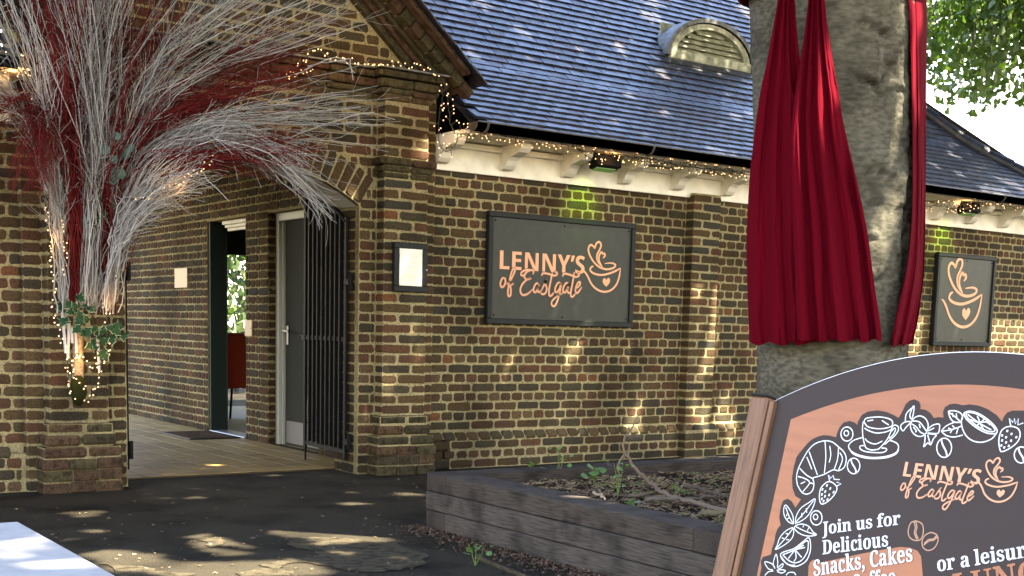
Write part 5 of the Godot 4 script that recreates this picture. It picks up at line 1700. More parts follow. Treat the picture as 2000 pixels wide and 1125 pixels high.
# ================================================================ planter of sleepers
func build_planter() -> void:
	rng.seed = 121
	var x0 := -1.65; var x1 := 1.45; var z0 := 2.40; var z1 := 4.72
	var P := thing("timber_planter", "raised planter of dark weathered timber sleepers round the wrapped tree", "planter", Vector3((x0 + x1) / 2, 0, (z0 + z1) / 2))
	var o := -P.position
	var w := 0.195; var h := 0.1036
	for k in 3:
		var y := 0.052 + 0.1038 * k
		var through: bool = k == 1
		var j := func() -> float: return rng.randf_range(-0.003, 0.003)
		for side in 4:
			var m := MB.new()
			var c: Vector3; var s: Vector3
			if side < 2:
				var x := x0 + w / 2 if side == 0 else x1 - w / 2
				var za := z0 if through else z0 + w + 0.004; var zb := z1 if through else z1 - w - 0.004
				c = Vector3(x + j.call(), y, (za + zb) / 2); s = Vector3(w, h - 0.003, zb - za)
			else:
				var z := z0 + w / 2 if side == 2 else z1 - w / 2
				var xa := x0 + w + 0.004 if through else x0; var xb := x1 - w - 0.004 if through else x1
				c = Vector3((xa + xb) / 2, y, z + j.call()); s = Vector3(xb - xa, h - 0.003, w)
			m.box(Vector3.ZERO, s, Basis.IDENTITY, 0.005)
			var t := part("sleeper", m, M["sleeper_%s%d" % ["z" if side < 2 else "x", rng.randi() % 3]], P)
			t.position = o + c
	# soil and what lies on it
	var so := MB.new()
	var fn := FastNoiseLite.new(); fn.seed = 3; fn.frequency = 1.6; fn.fractal_octaves = 4
	var hgt := func(x: float, z: float) -> float: return 0.232 + 0.05 * fn.get_noise_2d(x, z) + 0.02 * fn.get_noise_2d(x * 5, z * 5)
	var nx := 60; var nz := 44
	for i in nx:
		for k in nz:
			var q := []
			for e in [[0, 0], [0, 1], [1, 1], [1, 0]]:
				var x := lerpf(x0 + 0.1, x1 - 0.1, float(i + e[0]) / nx); var z := lerpf(z0 + 0.1, z1 - 0.1, float(k + e[1]) / nz)
				q.append(o + Vector3(x, hgt.call(x, z), z))
			so.quad(q[0], q[1], q[2], q[3])
	part("soil", so, M.soil, P, "stuff")
	var cm := MB.new()
	cm.box(Vector3.ZERO, Vector3(1.0, 0.16, 0.28))
	var chips := []
	var litter := MultiMesh.new()
	litter.transform_format = MultiMesh.TRANSFORM_3D; litter.use_colors = true
	litter.mesh = cm.mesh(M.chip)
	litter.instance_count = 9000
	for i in 9000:
		var x := rng.randf_range(x0 + 0.2, x1 - 0.2); var z := rng.randf_range(z0 + 0.2, z1 - 0.2)
		var y: float = hgt.call(x, z) + 0.008
		var l := rng.randf_range(0.010, 0.036)
		if rng.randf() < 0.1: l *= 2.2
		var b := Basis(Vector3.UP, rng.randf_range(0, TAU)) * Basis(Vector3(0, 0, 1), rng.randfn(0, 0.25))
		var th := 1.0 if l < 0.05 else 0.45
		litter.set_instance_transform(i, Transform3D(b * Basis.from_scale(Vector3(l, l * th, l * th)), o + Vector3(x, y, z)))
		var g := rng.randf()
		var c := Color(0.08, 0.056, 0.034).lerp(Color(0.27, 0.205, 0.12), g * g)
		if rng.randf() < 0.05: c = Color(0.09, 0.15, 0.04)
		litter.set_instance_color(i, c)
	var li := MultiMeshInstance3D.new()
	li.name = "bark_chippings"; li.multimesh = litter; li.set_meta("kind", "stuff")
	P.add_child(li, true)
	# dead branches lying in the planter
	var stick := func(label: String, pts: PackedVector3Array, r: float, subs: Array, tone: Color) -> void:
		var S := thing("dead_branch", label, "branch", pts[0])
		var q := PackedVector3Array()
		for p in smooth3(pts, 5): q.append(p - pts[0] + Vector3(rng.randfn(0, 0.004), rng.randfn(0, 0.004), rng.randfn(0, 0.004)))
		var rd := PackedFloat32Array()
		for k in q.size(): rd.append(lerpf(r, r * 0.35, float(k) / q.size()))
		var m := MB.new(); m.col = tone
		m.tube(q, rd, 6)
		part("stem", m, M.twig, S)
		for sb in subs:
			var m2 := MB.new(); m2.col = tone
			var q2 := PackedVector3Array()
			for p in smooth3(sb, 4): q2.append(p - pts[0])
			var rd2 := PackedFloat32Array()
			for k in q2.size(): rd2.append(lerpf(r * 0.5, r * 0.15, float(k) / q2.size()))
			m2.tube(q2, rd2, 5)
			part("twig", m2, M.twig, S)
	var bz := ony(1275, 955, 0.27).z
	var brown := Color(0.16, 0.12, 0.085)
	stick.call("forked bare branch leaning up out of the planter towards the brick wall",
		PackedVector3Array([ony(1425, 1002, 0.27), ony(1360, 983, 0.27), ony(1300, 966, 0.28), onz(1275, 948, bz), onz(1250, 924, bz - 0.05), onz(1226, 893, bz - 0.1), onz(1217, 874, bz - 0.12), onz(1222, 852, bz - 0.14)]), 0.014,
		[PackedVector3Array([onz(1222, 852, bz - 0.14), onz(1232, 840, bz - 0.15), onz(1246, 812, bz - 0.17)]), PackedVector3Array([onz(1226, 893, bz - 0.1), onz(1229, 872, bz - 0.1), onz(1227, 864, bz - 0.1)]), PackedVector3Array([onz(1218, 890, bz - 0.12), onz(1208, 905, bz - 0.12), onz(1206, 918, bz - 0.12), onz(1214, 930, bz - 0.12)]), PackedVector3Array([ony(1300, 968, 0.28), ony(1272, 972, 0.28), ony(1245, 985, 0.27)]), PackedVector3Array([ony(1318, 968, 0.28), ony(1332, 952, 0.34), ony(1338, 938, 0.38)])], brown)
	stick.call("short thick log lying on the bark chippings in the planter", PackedVector3Array([ony(1370, 1002, 0.27), ony(1390, 1002, 0.275), ony(1412, 1001, 0.28)]), 0.024, [], Color(0.12, 0.10, 0.055))
	stick.call("grey stick lying flat among the chippings near the log", PackedVector3Array([ony(1262, 978, 0.27), ony(1300, 975, 0.275), ony(1340, 974, 0.275), ony(1400, 970, 0.275)]), 0.013, [], Color(0.12, 0.10, 0.075))
	stick.call("thin brown stick lying beyond the log in the planter", PackedVector3Array([ony(1230, 968, 0.265), ony(1262, 966, 0.27), ony(1290, 960, 0.27)]), 0.012, [], Color(0.12, 0.09, 0.06))
	stick.call("thin dark stick crossing the chippings behind the forked branch", PackedVector3Array([ony(1350, 950, 0.27), ony(1385, 960, 0.27), ony(1430, 975, 0.27)]), 0.009, [], Color(0.1, 0.08, 0.06))
	stick.call("pale peeled stick propped on the planter's near sleeper", PackedVector3Array([ony(1160, 962, 0.28), ony(1175, 970, 0.30), ony(1182, 976, 0.315)]), 0.008, [], Color(0.4, 0.31, 0.2))
	# weeds
	weed("broad leaved green weed growing in the planter's back corner", ony(1088, 938, 0.24), 0.20, 13, 0.05)
	weed("small green seedling at the foot of the planter's back sleeper", ony(1040, 935, 0.24), 0.09, 4, 0.045)
	weed("pale yellow green rosette weed in the middle of the planter edge", ony(1160, 945, 0.25), 0.10, 9, 0.07)
	weed("feathery green weed standing beside the rosette weed", ony(1206, 972, 0.25), 0.20, 22, 0.03)
	weed("single bright green leaf sprout against the planter's side sleeper", ony(1234, 985, 0.26), 0.03, 3, 0.06)
	weed("bright green sprout among sticks in the planter", ony(1320, 966, 0.26), 0.06, 4, 0.05)
	weed("small weed growing from asphalt beside the planter's side", ony(928, 1105, 0.0), 0.11, 10, 0.045)

func weed(label: String, at: Vector3, h: float, n: int, sz: float) -> void:
	var W := thing("weed", label, "weed", at, "weeds")
	var st := MB.new(); st.col = Color(0.1, 0.14, 0.04)
	for k in 3:
		var d := Vector3(rng.randfn(0, 0.25), 1, rng.randfn(0, 0.25)).normalized()
		st.tube(PackedVector3Array([Vector3.ZERO, d * h * 0.6, d * h + Vector3(rng.randfn(0, 0.01), 0, rng.randfn(0, 0.01))]), PackedFloat32Array([0.003, 0.0024, 0.0015]), 4, false)
	part("stem", st, M.twig, W)
	for k in n:
		var up := Vector3(rng.randfn(0, 0.6), 1.0, rng.randfn(0, 0.6)).normalized()
		var b := Basis.looking_at(-up, Vector3(rng.randf_range(-1, 1), 0.1, rng.randf_range(-1, 1)).normalized())
		var m := MB.new()
		var p := Vector3(rng.randfn(0, h * 0.22), h * rng.randf_range(0.25, 1.0), rng.randfn(0, h * 0.22))
		add_leaf(m, leaf_outline(1), Transform3D(b, p), sz * rng.randf_range(0.5, 0.95), 0.2)
		part("leaf", m, M.weed_green, W)

# ================================================================ pavement sign
var BQ: Vector3
var BX: Transform3D
func bpt(a: Array, ox: float, oy: float, sc: float) -> PackedVector2Array:
	var inv := BX.affine_inverse()
	var r := PackedVector2Array()
	for p in zp(a, ox, oy, sc):
		var q := inv * onplane(p.x, p.y, BX.origin, BX.basis.z)
		r.append(Vector2(q.x, q.y))
	return r

func build_board() -> void:
	var ph := deg_to_rad(3.5); var le := deg_to_rad(14.5)
	var h := Vector3(sin(ph), 0, cos(ph)); var nh := Vector3(-cos(ph), 0, sin(ph))
	var up := Vector3.UP * cos(le) - nh * sin(le)
	var n := h.cross(up)
	if n.dot(nh) < 0: n = -n
	var q := at_depth(1513, 782, 2.55)
	BX = Transform3D(Basis(h, up, n), q)      # origin: upper left corner of the panel; x along the board, y up it, z out
	var W := 0.91
	var low := -q.y / up.y + 0.03
	var S := thing("pavement_sign", "tilted pavement sign with arched dark panel, copper border and oak posts", "sign", Vector3(q.x, 0, q.z))
	var X := Transform3D(Basis.IDENTITY, -S.position) * BX
	var arch := func(s: float, drop: float) -> float:
		var u := (s - W / 2) / (W / 2)
		return 0.118 - 0.118 * u * u - drop
	var shape := func(inset: float, drop: float) -> PackedVector2Array:
		var r := PackedVector2Array([Vector2(inset, low + 0.05 + inset), Vector2(W - inset, low + 0.05 + inset)])
		for k in 33:
			var s := lerpf(W - inset, inset, k / 32.0)
			r.append(Vector2(s, arch.call(s, drop)))
		return r
	var pn := MB.new()
	pn.prism(shape.call(0.0, 0.0), X * Transform3D(Basis.IDENTITY, Vector3(0, 0, -0.0012)), 0.02)
	part("panel_core", pn, M.board_edge, S)
	var pf := MB.new()
	pf.prism(shape.call(0.0, 0.0015), X, 0.0)
	part("panel_face", pf, M.board_face, S)
	# copper band with the dark inside cut out in a scalloped line, measured on the photograph
	var blob := bpt([284, 1125, 300, 1090, 350, 1010, 400, 950, 440, 915, 500, 885, 560, 870, 620, 875, 685, 892, 690, 860, 720, 790, 760, 745, 820, 728, 870, 745, 896, 770, 905, 730, 940, 670, 1000, 635, 1100, 622, 1190, 640, 1260, 670, 1310, 700], 1500, 680, 5.115)
	blob.append_array(bpt([80, 700, 105, 660, 130, 610, 150, 565, 190, 525, 240, 512, 285, 535, 298, 575, 295, 608, 350, 618, 400, 650, 432, 700, 480, 690, 530, 695, 525, 640, 545, 590, 590, 562, 650, 555, 720, 572, 790, 562, 880, 575, 970, 610, 1060, 670, 1115, 738, 1130, 690, 1165, 645, 1220, 625, 1330, 625], 1740, 680, 5.115))
	blob.append_array(PackedVector2Array([Vector2(0.62, 0.0), Vector2(0.70, -0.03), Vector2(0.78, -0.10), Vector2(0.82, -0.2), Vector2(0.80, -0.30), Vector2(0.83, -0.42), Vector2(0.84, -0.6), Vector2(0.80, low + 0.16), Vector2(0.10, low + 0.16)]))
	blob.append_array(bpt([480, 1125, 495, 1050, 490, 990, 510, 955, 560, 940, 582, 930, 590, 880, 612, 820, 620, 760, 640, 700, 668, 670, 655, 600, 668, 510, 690, 450, 730, 432, 765, 455, 800, 515, 850, 440, 800, 410, 775, 340, 770, 250, 785, 150, 810, 60, 850, 0], 1380, 880, 4.59))
	var bc := MB.new()
	bc.prism(shape.call(0.052, 0.062), X * Transform3D(Basis.IDENTITY, Vector3(0, 0, 0.0007)), 0.0)
	part("copper_border", bc, M.board_copper, S)
	var bd := MB.new()
	bd.prism(blob, X * Transform3D(Basis.IDENTITY, Vector3(0, 0, 0.0014)), 0.0)
	part("dark_field", bd, M.board_face, S)
	# white line drawings
	var ink := MB.new()
	var cnt := 0
	var z0 := 0.0021
	var draw := func(mb: MB, a: Array, ox: float, oy: float, sc: float, w: float, closed := false, smooth := true) -> void:
		var arr := a.duplicate()
		if closed:
			arr.append(a[0]); arr.append(a[1])
		var p := bpt(arr, ox, oy, sc)
		if smooth: p = smooth2(p, 5)
		mb.ribbon(p, w, X * Transform3D(Basis.IDENTITY, Vector3(0, 0, z0 + 0.000012 * mb.v.size() / 60.0)))
	var A := [1500, 680, 5.115]; var B := [1740, 680, 5.115]; var C := [1380, 880, 4.59]; var D := [1680, 880, 4.59]
	var lw := 0.0022
	# coffee cup on a saucer
	var cup := MB.new()
	for s in [[965, 735, 985, 705, 1060, 692, 1150, 692, 1230, 715, 1252, 750, 1235, 785, 1160, 805, 1080, 805, 1000, 785, 965, 735], [958, 735, 950, 800, 955, 890, 970, 960, 985, 1000], [1252, 755, 1240, 820, 1205, 900, 1160, 960, 1110, 1012], [985, 1000, 1040, 1020, 1110, 1012], [970, 800, 1010, 825, 1090, 850, 1180, 840, 1240, 815], [1245, 790, 1275, 770, 1308, 790, 1305, 830, 1270, 880, 1200, 940, 1170, 965], [1245, 830, 1270, 800, 1280, 820, 1255, 870, 1215, 905],
		[950, 895, 870, 920, 820, 960, 815, 1000, 850, 1040, 930, 1075, 1050, 1095, 1180, 1085, 1280, 1050, 1310, 1000, 1300, 960, 1260, 935, 1220, 925], [820, 1005, 860, 1060, 960, 1095, 1060, 1106, 1190, 1096, 1285, 1060, 1312, 1010], [975, 975, 930, 980, 930, 1010, 980, 1035, 1060, 1045, 1150, 1045, 1190, 1025, 1185, 1005, 1140, 1000], [975, 905, 1010, 940, 1080, 960, 1150, 930], [1000, 730, 1060, 720], [1145, 725, 1190, 755, 1215, 770]]:
		draw.call(cup, s, A[0], A[1], A[2], lw)
	part("cup_drawing", cup, M.print_white, S)
	# berries and coffee beans
	var bean := MB.new()
	for e in [[A, 795, 860, 60, 70], [C, 990, 605, 52, 64]]:
		for rr in [1.0, 0.38]:
			var arr := []
			for k in 15:
				var a := TAU * k / 14.0
				arr.append(e[1] + cos(a) * e[3] * rr - (0.0 if rr == 1.0 else 6.0)); arr.append(e[2] + sin(a) * e[4] * rr - (0.0 if rr == 1.0 else 8.0))
			draw.call(bean, arr, e[0][0], e[0][1], e[0][2], lw)
	for e in [[C, 1325, 140, 56, 70, 0.15], [B, 540, 998, 74, 96, 0.0], [B, 1310, 1070, 70, 80, 0.4]]:
		for sd in [0, 1]:
			var arr := []
			for k in 15:
				var a := TAU * k / 14.0 + 0.3
				if sd == 0:
					arr.append(e[1] + cos(a) * e[3]); arr.append(e[2] + sin(a) * e[4])
				elif k < 7:
					var t := k / 6.0 * 2 - 1
					arr.append(e[1] + t * e[3] * 0.35 + 8.0 * sin(t * 3.0)); arr.append(e[2] + t * e[4] * 0.95)
			draw.call(bean, arr, e[0][0], e[0][1], e[0][2], lw * (1.0 if sd == 0 else 1.4))
	part("bean_drawing", bean, M.print_white, S)
	# croissant
	var cr := MB.new()
	for s in [[820, 310, 812, 240, 830, 160, 880, 60, 925, -10, 980, -60, 1060, -85, 1130, -75, 1190, -30, 1240, 20, 1258, 80, 1240, 150, 1190, 182, 1140, 175, 1060, 215, 990, 238, 960, 250, 968, 300, 955, 360, 910, 392, 860, 375, 820, 310],
		[925, 10, 960, 110, 1000, 220], [1068, -80, 1075, 60, 1062, 205], [1190, -30, 1180, 80, 1150, 170], [840, 160, 900, 220, 960, 255], [825, 235, 880, 250, 930, 290, 870, 370], [930, 290, 965, 300], [1200, 20, 1225, 80, 1190, 175], [905, 60, 930, 120, 950, 170], [1110, -40, 1120, 40, 1105, 110], [850, 300, 890, 280]]:
		draw.call(cr, s, C[0], C[1], C[2], lw)
	part("croissant_drawing", cr, M.print_white, S)
	# strawberries
	var sb := MB.new()
	for e in [[C, 0, 0], [B, 0, 0]]:
		var pts := [[1075, 290, 1030, 340, 1017, 420, 1035, 480, 1090, 460, 1150, 400, 1175, 340, 1150, 300, 1110, 280, 1075, 290], [1110, 280, 1098, 220, 1120, 250, 1140, 225, 1150, 260, 1200, 262, 1172, 285, 1212, 300, 1165, 325]]
		if e[0] == B: pts = [[1160, 790, 1110, 830, 1085, 920, 1095, 1010, 1120, 1036, 1200, 1000, 1270, 940, 1298, 870, 1280, 810, 1220, 785, 1160, 790], [1205, 785, 1190, 705, 1225, 745, 1240, 705, 1250, 760, 1280, 705, 1275, 770, 1330, 750]]
		for s in pts: draw.call(sb, s, e[0][0], e[0][1], e[0][2], lw, false, s == pts[0])
		var sp: Array = [[1045, 350], [1085, 315], [1115, 342], [1070, 370], [1145, 375], [1040, 395], [1105, 400], [1068, 412], [1040, 435], [1090, 440], [1055, 455]] if e[0] == C else [[1170, 830], [1212, 860], [1118, 875], [1158, 893], [1260, 893], [1118, 925], [1208, 927], [1158, 945], [1110, 975], [1185, 980], [1140, 995]]
		for t in sp: draw.call(sb, [t[0] + 4, t[1] - 11, t[0], t[1], t[0] - 4, t[1] + 11], e[0][0], e[0][1], e[0][2], 0.0034)
	part("strawberry_drawing", sb, M.print_white, S)
	# wrapped sweet
	var sw := MB.new()
	for s in [[215, 715, 195, 680, 215, 610, 237, 580, 232, 650, 215, 715], [205, 735, 150, 740, 108, 770, 108, 805, 130, 828, 160, 790, 205, 745], [150, 740, 160, 660, 215, 600], [225, 715, 255, 690, 300, 680, 350, 705, 378, 760, 372, 820, 345, 865, 300, 885, 250, 870, 215, 830, 202, 770, 225, 715], [225, 730, 290, 740, 340, 800, 360, 830], [215, 760, 260, 790, 300, 840, 340, 860], [230, 790, 262, 830, 250, 840], [365, 825, 420, 775, 488, 762, 490, 820, 470, 855, 375, 850], [350, 870, 345, 940, 335, 988, 375, 950, 405, 968, 430, 910, 458, 870, 372, 856], [380, 830, 440, 800], [375, 870, 400, 960], [290, 760, 300, 800]]:
		draw.call(sw, s, B[0], B[1], B[2], lw)
	part("sweet_drawing", sw, M.print_white, S)
	# half orange with leaves, orange slice
	var orr := MB.new()
	for s in [[735, 650, 790, 632, 880, 655, 980, 720, 1050, 790, 1068, 840, 1030, 858, 950, 845, 850, 790, 760, 710, 735, 650], [755, 655, 800, 645, 880, 668, 970, 728, 1030, 790, 1045, 825, 1010, 838, 940, 820, 850, 768, 775, 700, 755, 655], [735, 660, 712, 720, 720, 800, 760, 880, 830, 930, 920, 942, 1010, 910, 1060, 855], [775, 665, 880, 745, 1010, 820], [870, 680, 890, 740, 860, 785], [940, 710, 890, 745, 800, 715], [890, 745, 960, 740, 1000, 770], [890, 745, 930, 810],
		[580, 632, 640, 628, 700, 650, 722, 690, 700, 740, 640, 740, 600, 700, 580, 632], [510, 832, 560, 780, 640, 745, 710, 745], [510, 832, 560, 875, 640, 890, 725, 870], [590, 645, 650, 690, 700, 735], [520, 832, 620, 815, 715, 780], [620, 650, 630, 690], [660, 655, 665, 700], [580, 800, 610, 815], [620, 775, 650, 805], [600, 850, 620, 818], [660, 860, 680, 800]]:
		draw.call(orr, s, B[0], B[1], B[2], lw)
	for s in [[668, 930, 700, 910, 790, 880, 870, 820, 920, 782, 938, 830, 935, 910, 900, 990, 840, 1030, 780, 1040, 720, 1010, 680, 970, 668, 930], [690, 935, 800, 890, 905, 810, 918, 860, 905, 920, 860, 985, 800, 1008, 740, 985, 690, 935], [800, 890, 740, 970], [800, 890, 810, 960, 790, 995], [800, 890, 860, 960], [800, 890, 890, 870], [820, 880, 880, 850], [676, 950, 730, 1020, 800, 1030]]:
		draw.call(orr, s, C[0], C[1], C[2], lw)
	part("orange_drawing", orr, M.print_white, S)
	# mint leaves and small flower
	var lv := MB.new()
	for s in [[785, 660, 740, 640, 705, 590, 697, 530, 714, 490, 750, 530, 780, 590, 785, 660], [785, 660, 750, 600, 715, 510], [800, 655, 810, 590, 850, 520, 920, 470, 978, 435, 960, 510, 910, 590, 850, 635, 800, 655], [800, 650, 880, 560, 965, 450], [800, 675, 860, 660, 920, 680, 960, 730, 990, 758, 920, 768, 850, 750, 800, 710, 795, 680], [800, 680, 880, 720, 985, 757], [780, 690, 720, 720, 665, 780, 640, 850, 625, 888, 700, 850, 770, 790, 788, 730, 780, 690], [780, 700, 720, 780, 630, 880], [735, 560, 720, 590], [750, 600, 725, 620], [860, 560, 860, 600], [900, 520, 905, 560], [870, 690, 880, 665], [910, 720, 925, 690], [740, 750, 715, 745], [700, 790, 680, 785], [720, 800, 745, 800],
		[620, 1060, 605, 1010, 630, 930, 645, 1000, 640, 1045], [600, 1070, 560, 1060, 528, 1000, 590, 1015, 620, 1055], [640, 1055, 690, 1015, 685, 1045, 650, 1065], [635, 1075, 680, 1070, 715, 1080, 680, 1100, 640, 1085], [605, 1080, 560, 1090, 530, 1122], [720, 1120, 745, 1095, 790, 1095, 808, 1120]]:
		draw.call(lv, s, C[0], C[1], C[2], lw * 0.9)
	part("leaf_drawing", lv, M.print_white, S)
	# tan coffee beans beside the words
	var tb := MB.new()
	for s in [[505, 632, 460, 650, 436, 720, 450, 780, 500, 808, 550, 795, 572, 730, 560, 660, 505, 632], [488, 640, 500, 690, 492, 740, 515, 800], [505, 640, 515, 690, 505, 740, 528, 795], [640, 735, 590, 760, 562, 810, 570, 870, 615, 897, 670, 875, 704, 810, 690, 755, 640, 735], [580, 835, 620, 800, 660, 795, 690, 765], [575, 850, 625, 812, 665, 805, 695, 778]]:
		draw.call(tb, s, D[0], D[1], D[2], 0.0021)
	part("bean_print", tb, M.print_tan, S)
	# copper box with its broken outline
	var box := MB.new()
	var bp := bpt([920, 1040, 935, 1000, 965, 978], C[0], C[1], C[2])
	bp.append_array(bpt([-370, 1012, -250, 985, 0, 930, 150, 900, 360, 866, 450, 872, 520, 900, 552, 950, 560, 1040, 570, 1150, 560, 1260], D[0], D[1], D[2]))
	bp.append_array(bpt([915, 1290, 915, 1150], C[0], C[1], C[2]))
	box.prism(bp, X * Transform3D(Basis.IDENTITY, Vector3(0, 0, 0.0021)), 0.0)
	part("copper_box", box, M.board_copper, S)
	# words: baseline pixels left and right, and height in board metres
	var word := func(s: String, ax: float, ay: float, bx: float, by: float, hgt: float, m: Material, z: float) -> void:
		var inv := BX.affine_inverse()
		var p3 := inv * onplane(ax, ay, BX.origin, BX.basis.z); var r3 := inv * onplane(bx, by, BX.origin, BX.basis.z)
		var d := Vector2(r3.x - p3.x, r3.y - p3.y)
		var L := d.length()
		var a := d.angle()
		lettering(s, true, Rect2(0, 0, L, hgt), X * Transform3D(Basis(Vector3(0, 0, 1), a), Vector3(p3.x, p3.y, z)), m, S, "lettering")
	word.call("Join us for", 1608, 1052, 1760, 1033, 0.034, M.print_white, 0.0022)
	word.call("Delicious", 1608, 1084, 1736, 1068, 0.030, M.print_white, 0.0022)
	word.call("Snacks, Cakes", 1592, 1132, 1785, 1104, 0.040, M.print_white, 0.0035)
	word.call("& Coffee", 1640, 1160, 1752, 1144, 0.034, M.print_white, 0.0035)
	word.call("or a leisurely", 1834, 1126, 2062, 1090, 0.037, M.print_white, 0.0022)
	word.call("LUNCH", 1866, 1172, 2080, 1138, 0.046, M.board_copper, 0.0022)
	# emblem
	var inv := BX.affine_inverse()
	var e0 := bpt([395, 237, 1085, 300], D[0], D[1], D[2])
	var sc := (e0[1].x - e0[0].x) / logo_word.size.x
	var LX := X * Transform3D(Basis(Vector3(0, 0, 1), (e0[1] - e0[0]).angle() * 0.3) * Basis.from_scale(Vector3(sc, sc * 1.04, 0.25)), Vector3(e0[0].x - logo_word.position.x * sc, e0[0].y - logo_word.position.y * sc * 1.04, 0.0018))
	draw_logo(S, LX, true, M.copper, M.copper_dark)
	# posts, caps, feet and the rear half of the sign
	for sg in [0, 1]:
		var m := MB.new()
		var cx := -0.027 if sg == 0 else W + 0.027
		m.box(Vector3.ZERO, Vector3(0.046, -low + 0.03, 0.05), Basis.IDENTITY, 0.004)
		var p := part("post", m, M.oak, S)
		p.transform = X * Transform3D(Basis.IDENTITY, Vector3(cx, low / 2 - 0.012, -0.006))
		var gr := MB.new()
		gr.box(Vector3.ZERO, Vector3(0.012, -low + 0.02, 0.03), Basis.IDENTITY, 0.003)
		var p2 := part("bead", gr, M.oak, p)
		p2.position = Vector3(0.029 if sg == 0 else -0.029, 0, 0.004)
		var cp := MB.new()
		cp.box(Vector3.ZERO, Vector3(0.048, 0.006, 0.052), Basis.IDENTITY, 0.002)
		var p3 := part("post_cap", cp, M.sign_frame, p)
		p3.position = Vector3(0, -low / 2 + 0.018, 0)
	var rp := MB.new()
	var rn := -nh
	var rup := Vector3.UP * cos(le) - rn * sin(le)
	var top := BX * Vector3(0, -0.006, -0.095)
	var RX := Transform3D(Basis(-h, rup, (-h).cross(rup)), top + h * W - S.position)
	rp.prism(shape.call(0.0, 0.004), RX * Transform3D(Basis.IDENTITY, Vector3(0, 0, 0.0)), 0.02)
	part("rear_panel", rp, M.board_edge, S)
	for sg in [0, 1]:
		var m := MB.new()
		m.box(Vector3(-0.027 if sg == 0 else W + 0.027, low / 2 - 0.012, -0.006), Vector3(0.046, -low + 0.03, 0.05), Basis.IDENTITY, 0.004)
		var p := part("rear_post", m, M.oak, S)
		p.transform = RX

# ================================================================ small things
func build_table() -> void:
	var c := Vector3(-5.05, 0, 6.25)
	var T := thing("cafe_table", "white topped outdoor cafe table in dappled sun on the asphalt", "table", c)
	var m := MB.new()
	m.box(Vector3(0.0, 0.708, 0.0), Vector3(0.86, 0.024, 1.0), Basis.IDENTITY, 0.003)
	part("table_top", m, M.table_white, T)
	for sx in [-1.0, 1.0]:
		for sz in [-1.0, 1.0]:
			var l := MB.new()
			l.box(Vector3(sx * 0.37, 0.348, sz * 0.43), Vector3(0.04, 0.696, 0.04), Basis.IDENTITY, 0.003)
			part("leg", l, M.steel, T)
	for sz in [-1.0, 1.0]:
		var a := MB.new()
		a.box(Vector3(0, 0.67, sz * 0.43), Vector3(0.70, 0.04, 0.03))
		part("apron", a, M.steel, T)

func build_chair() -> void:
	var c := Vector3(0.52, 0.01, -5.3)
	var C := thing("draped_chair", "dark legged chair under a red cloth inside the lit doorway", "chair", c)
	var m := MB.new()
	# cloth over the back and seat, hanging in soft folds
	var pts := []
	for i in 17:
		var row := []
		for j in 21:
			var u := j / 20.0; var v := i / 16.0
			var a := u * TAU
			var rx := 0.24 + 0.035 * v + 0.012 * sin(a * 6 + v * 2); var rz := 0.22 + 0.04 * v + 0.012 * cos(a * 5 + v)
			var y := 0.96 - 0.62 * v + 0.012 * sin(a * 4)
			if v < 0.06: rx *= 0.9; rz *= 0.9
			row.append(Vector3(cos(a) * rx, y, sin(a) * rz))
		pts.append(row)
	for i in 16:
		for j in 20: m.quad(pts[i + 1][j + 1], pts[i + 1][j], pts[i][j], pts[i][j + 1])
	for j in 20: m.tri(Vector3(0, 0.97, 0), pts[0][j + 1], pts[0][j])
	part("cloth", m, M.cloth_red, C)
	for sx in [-1.0, 1.0]:
		for sz in [-1.0, 1.0]:
			var l := MB.new()
			l.tube(PackedVector3Array([Vector3(sx * 0.15, 0.45, sz * 0.15), Vector3(sx * 0.2, 0.0, sz * 0.2)]), PackedFloat32Array([0.014, 0.012]), 6)
			part("leg", l, M.black_iron, C)

func build_garden() -> void:
	rng.seed = 131
	for k in 3:
		var c := Vector3(1.5 + k * 1.15, 0, -10.2 + rng.randf_range(-0.3, 0.3))
		var H := thing("garden_shrub", "sunlit bright green shrub seen through the room's glazed wall", "shrub", c, "shrubs behind the cafe room")
		var st := MB.new()
		for q in 4:
			st.tube(PackedVector3Array([Vector3.ZERO, Vector3(rng.randfn(0, 0.3), 1.0, rng.randfn(0, 0.3)), Vector3(rng.randfn(0, 0.5), 2.0, rng.randfn(0, 0.4))]), PackedFloat32Array([0.03, 0.02, 0.008]), 5, false)
		part("stems", st, M.bark, H)
		var pts := []
		for q in 900:
			pts.append(c + Vector3(rng.randfn(0, 0.42), rng.randf_range(0.1, 2.9), rng.randfn(0, 0.35)))
		leaf_field("foliage", H, pts, 0.13, -c, M.leaf_lit)

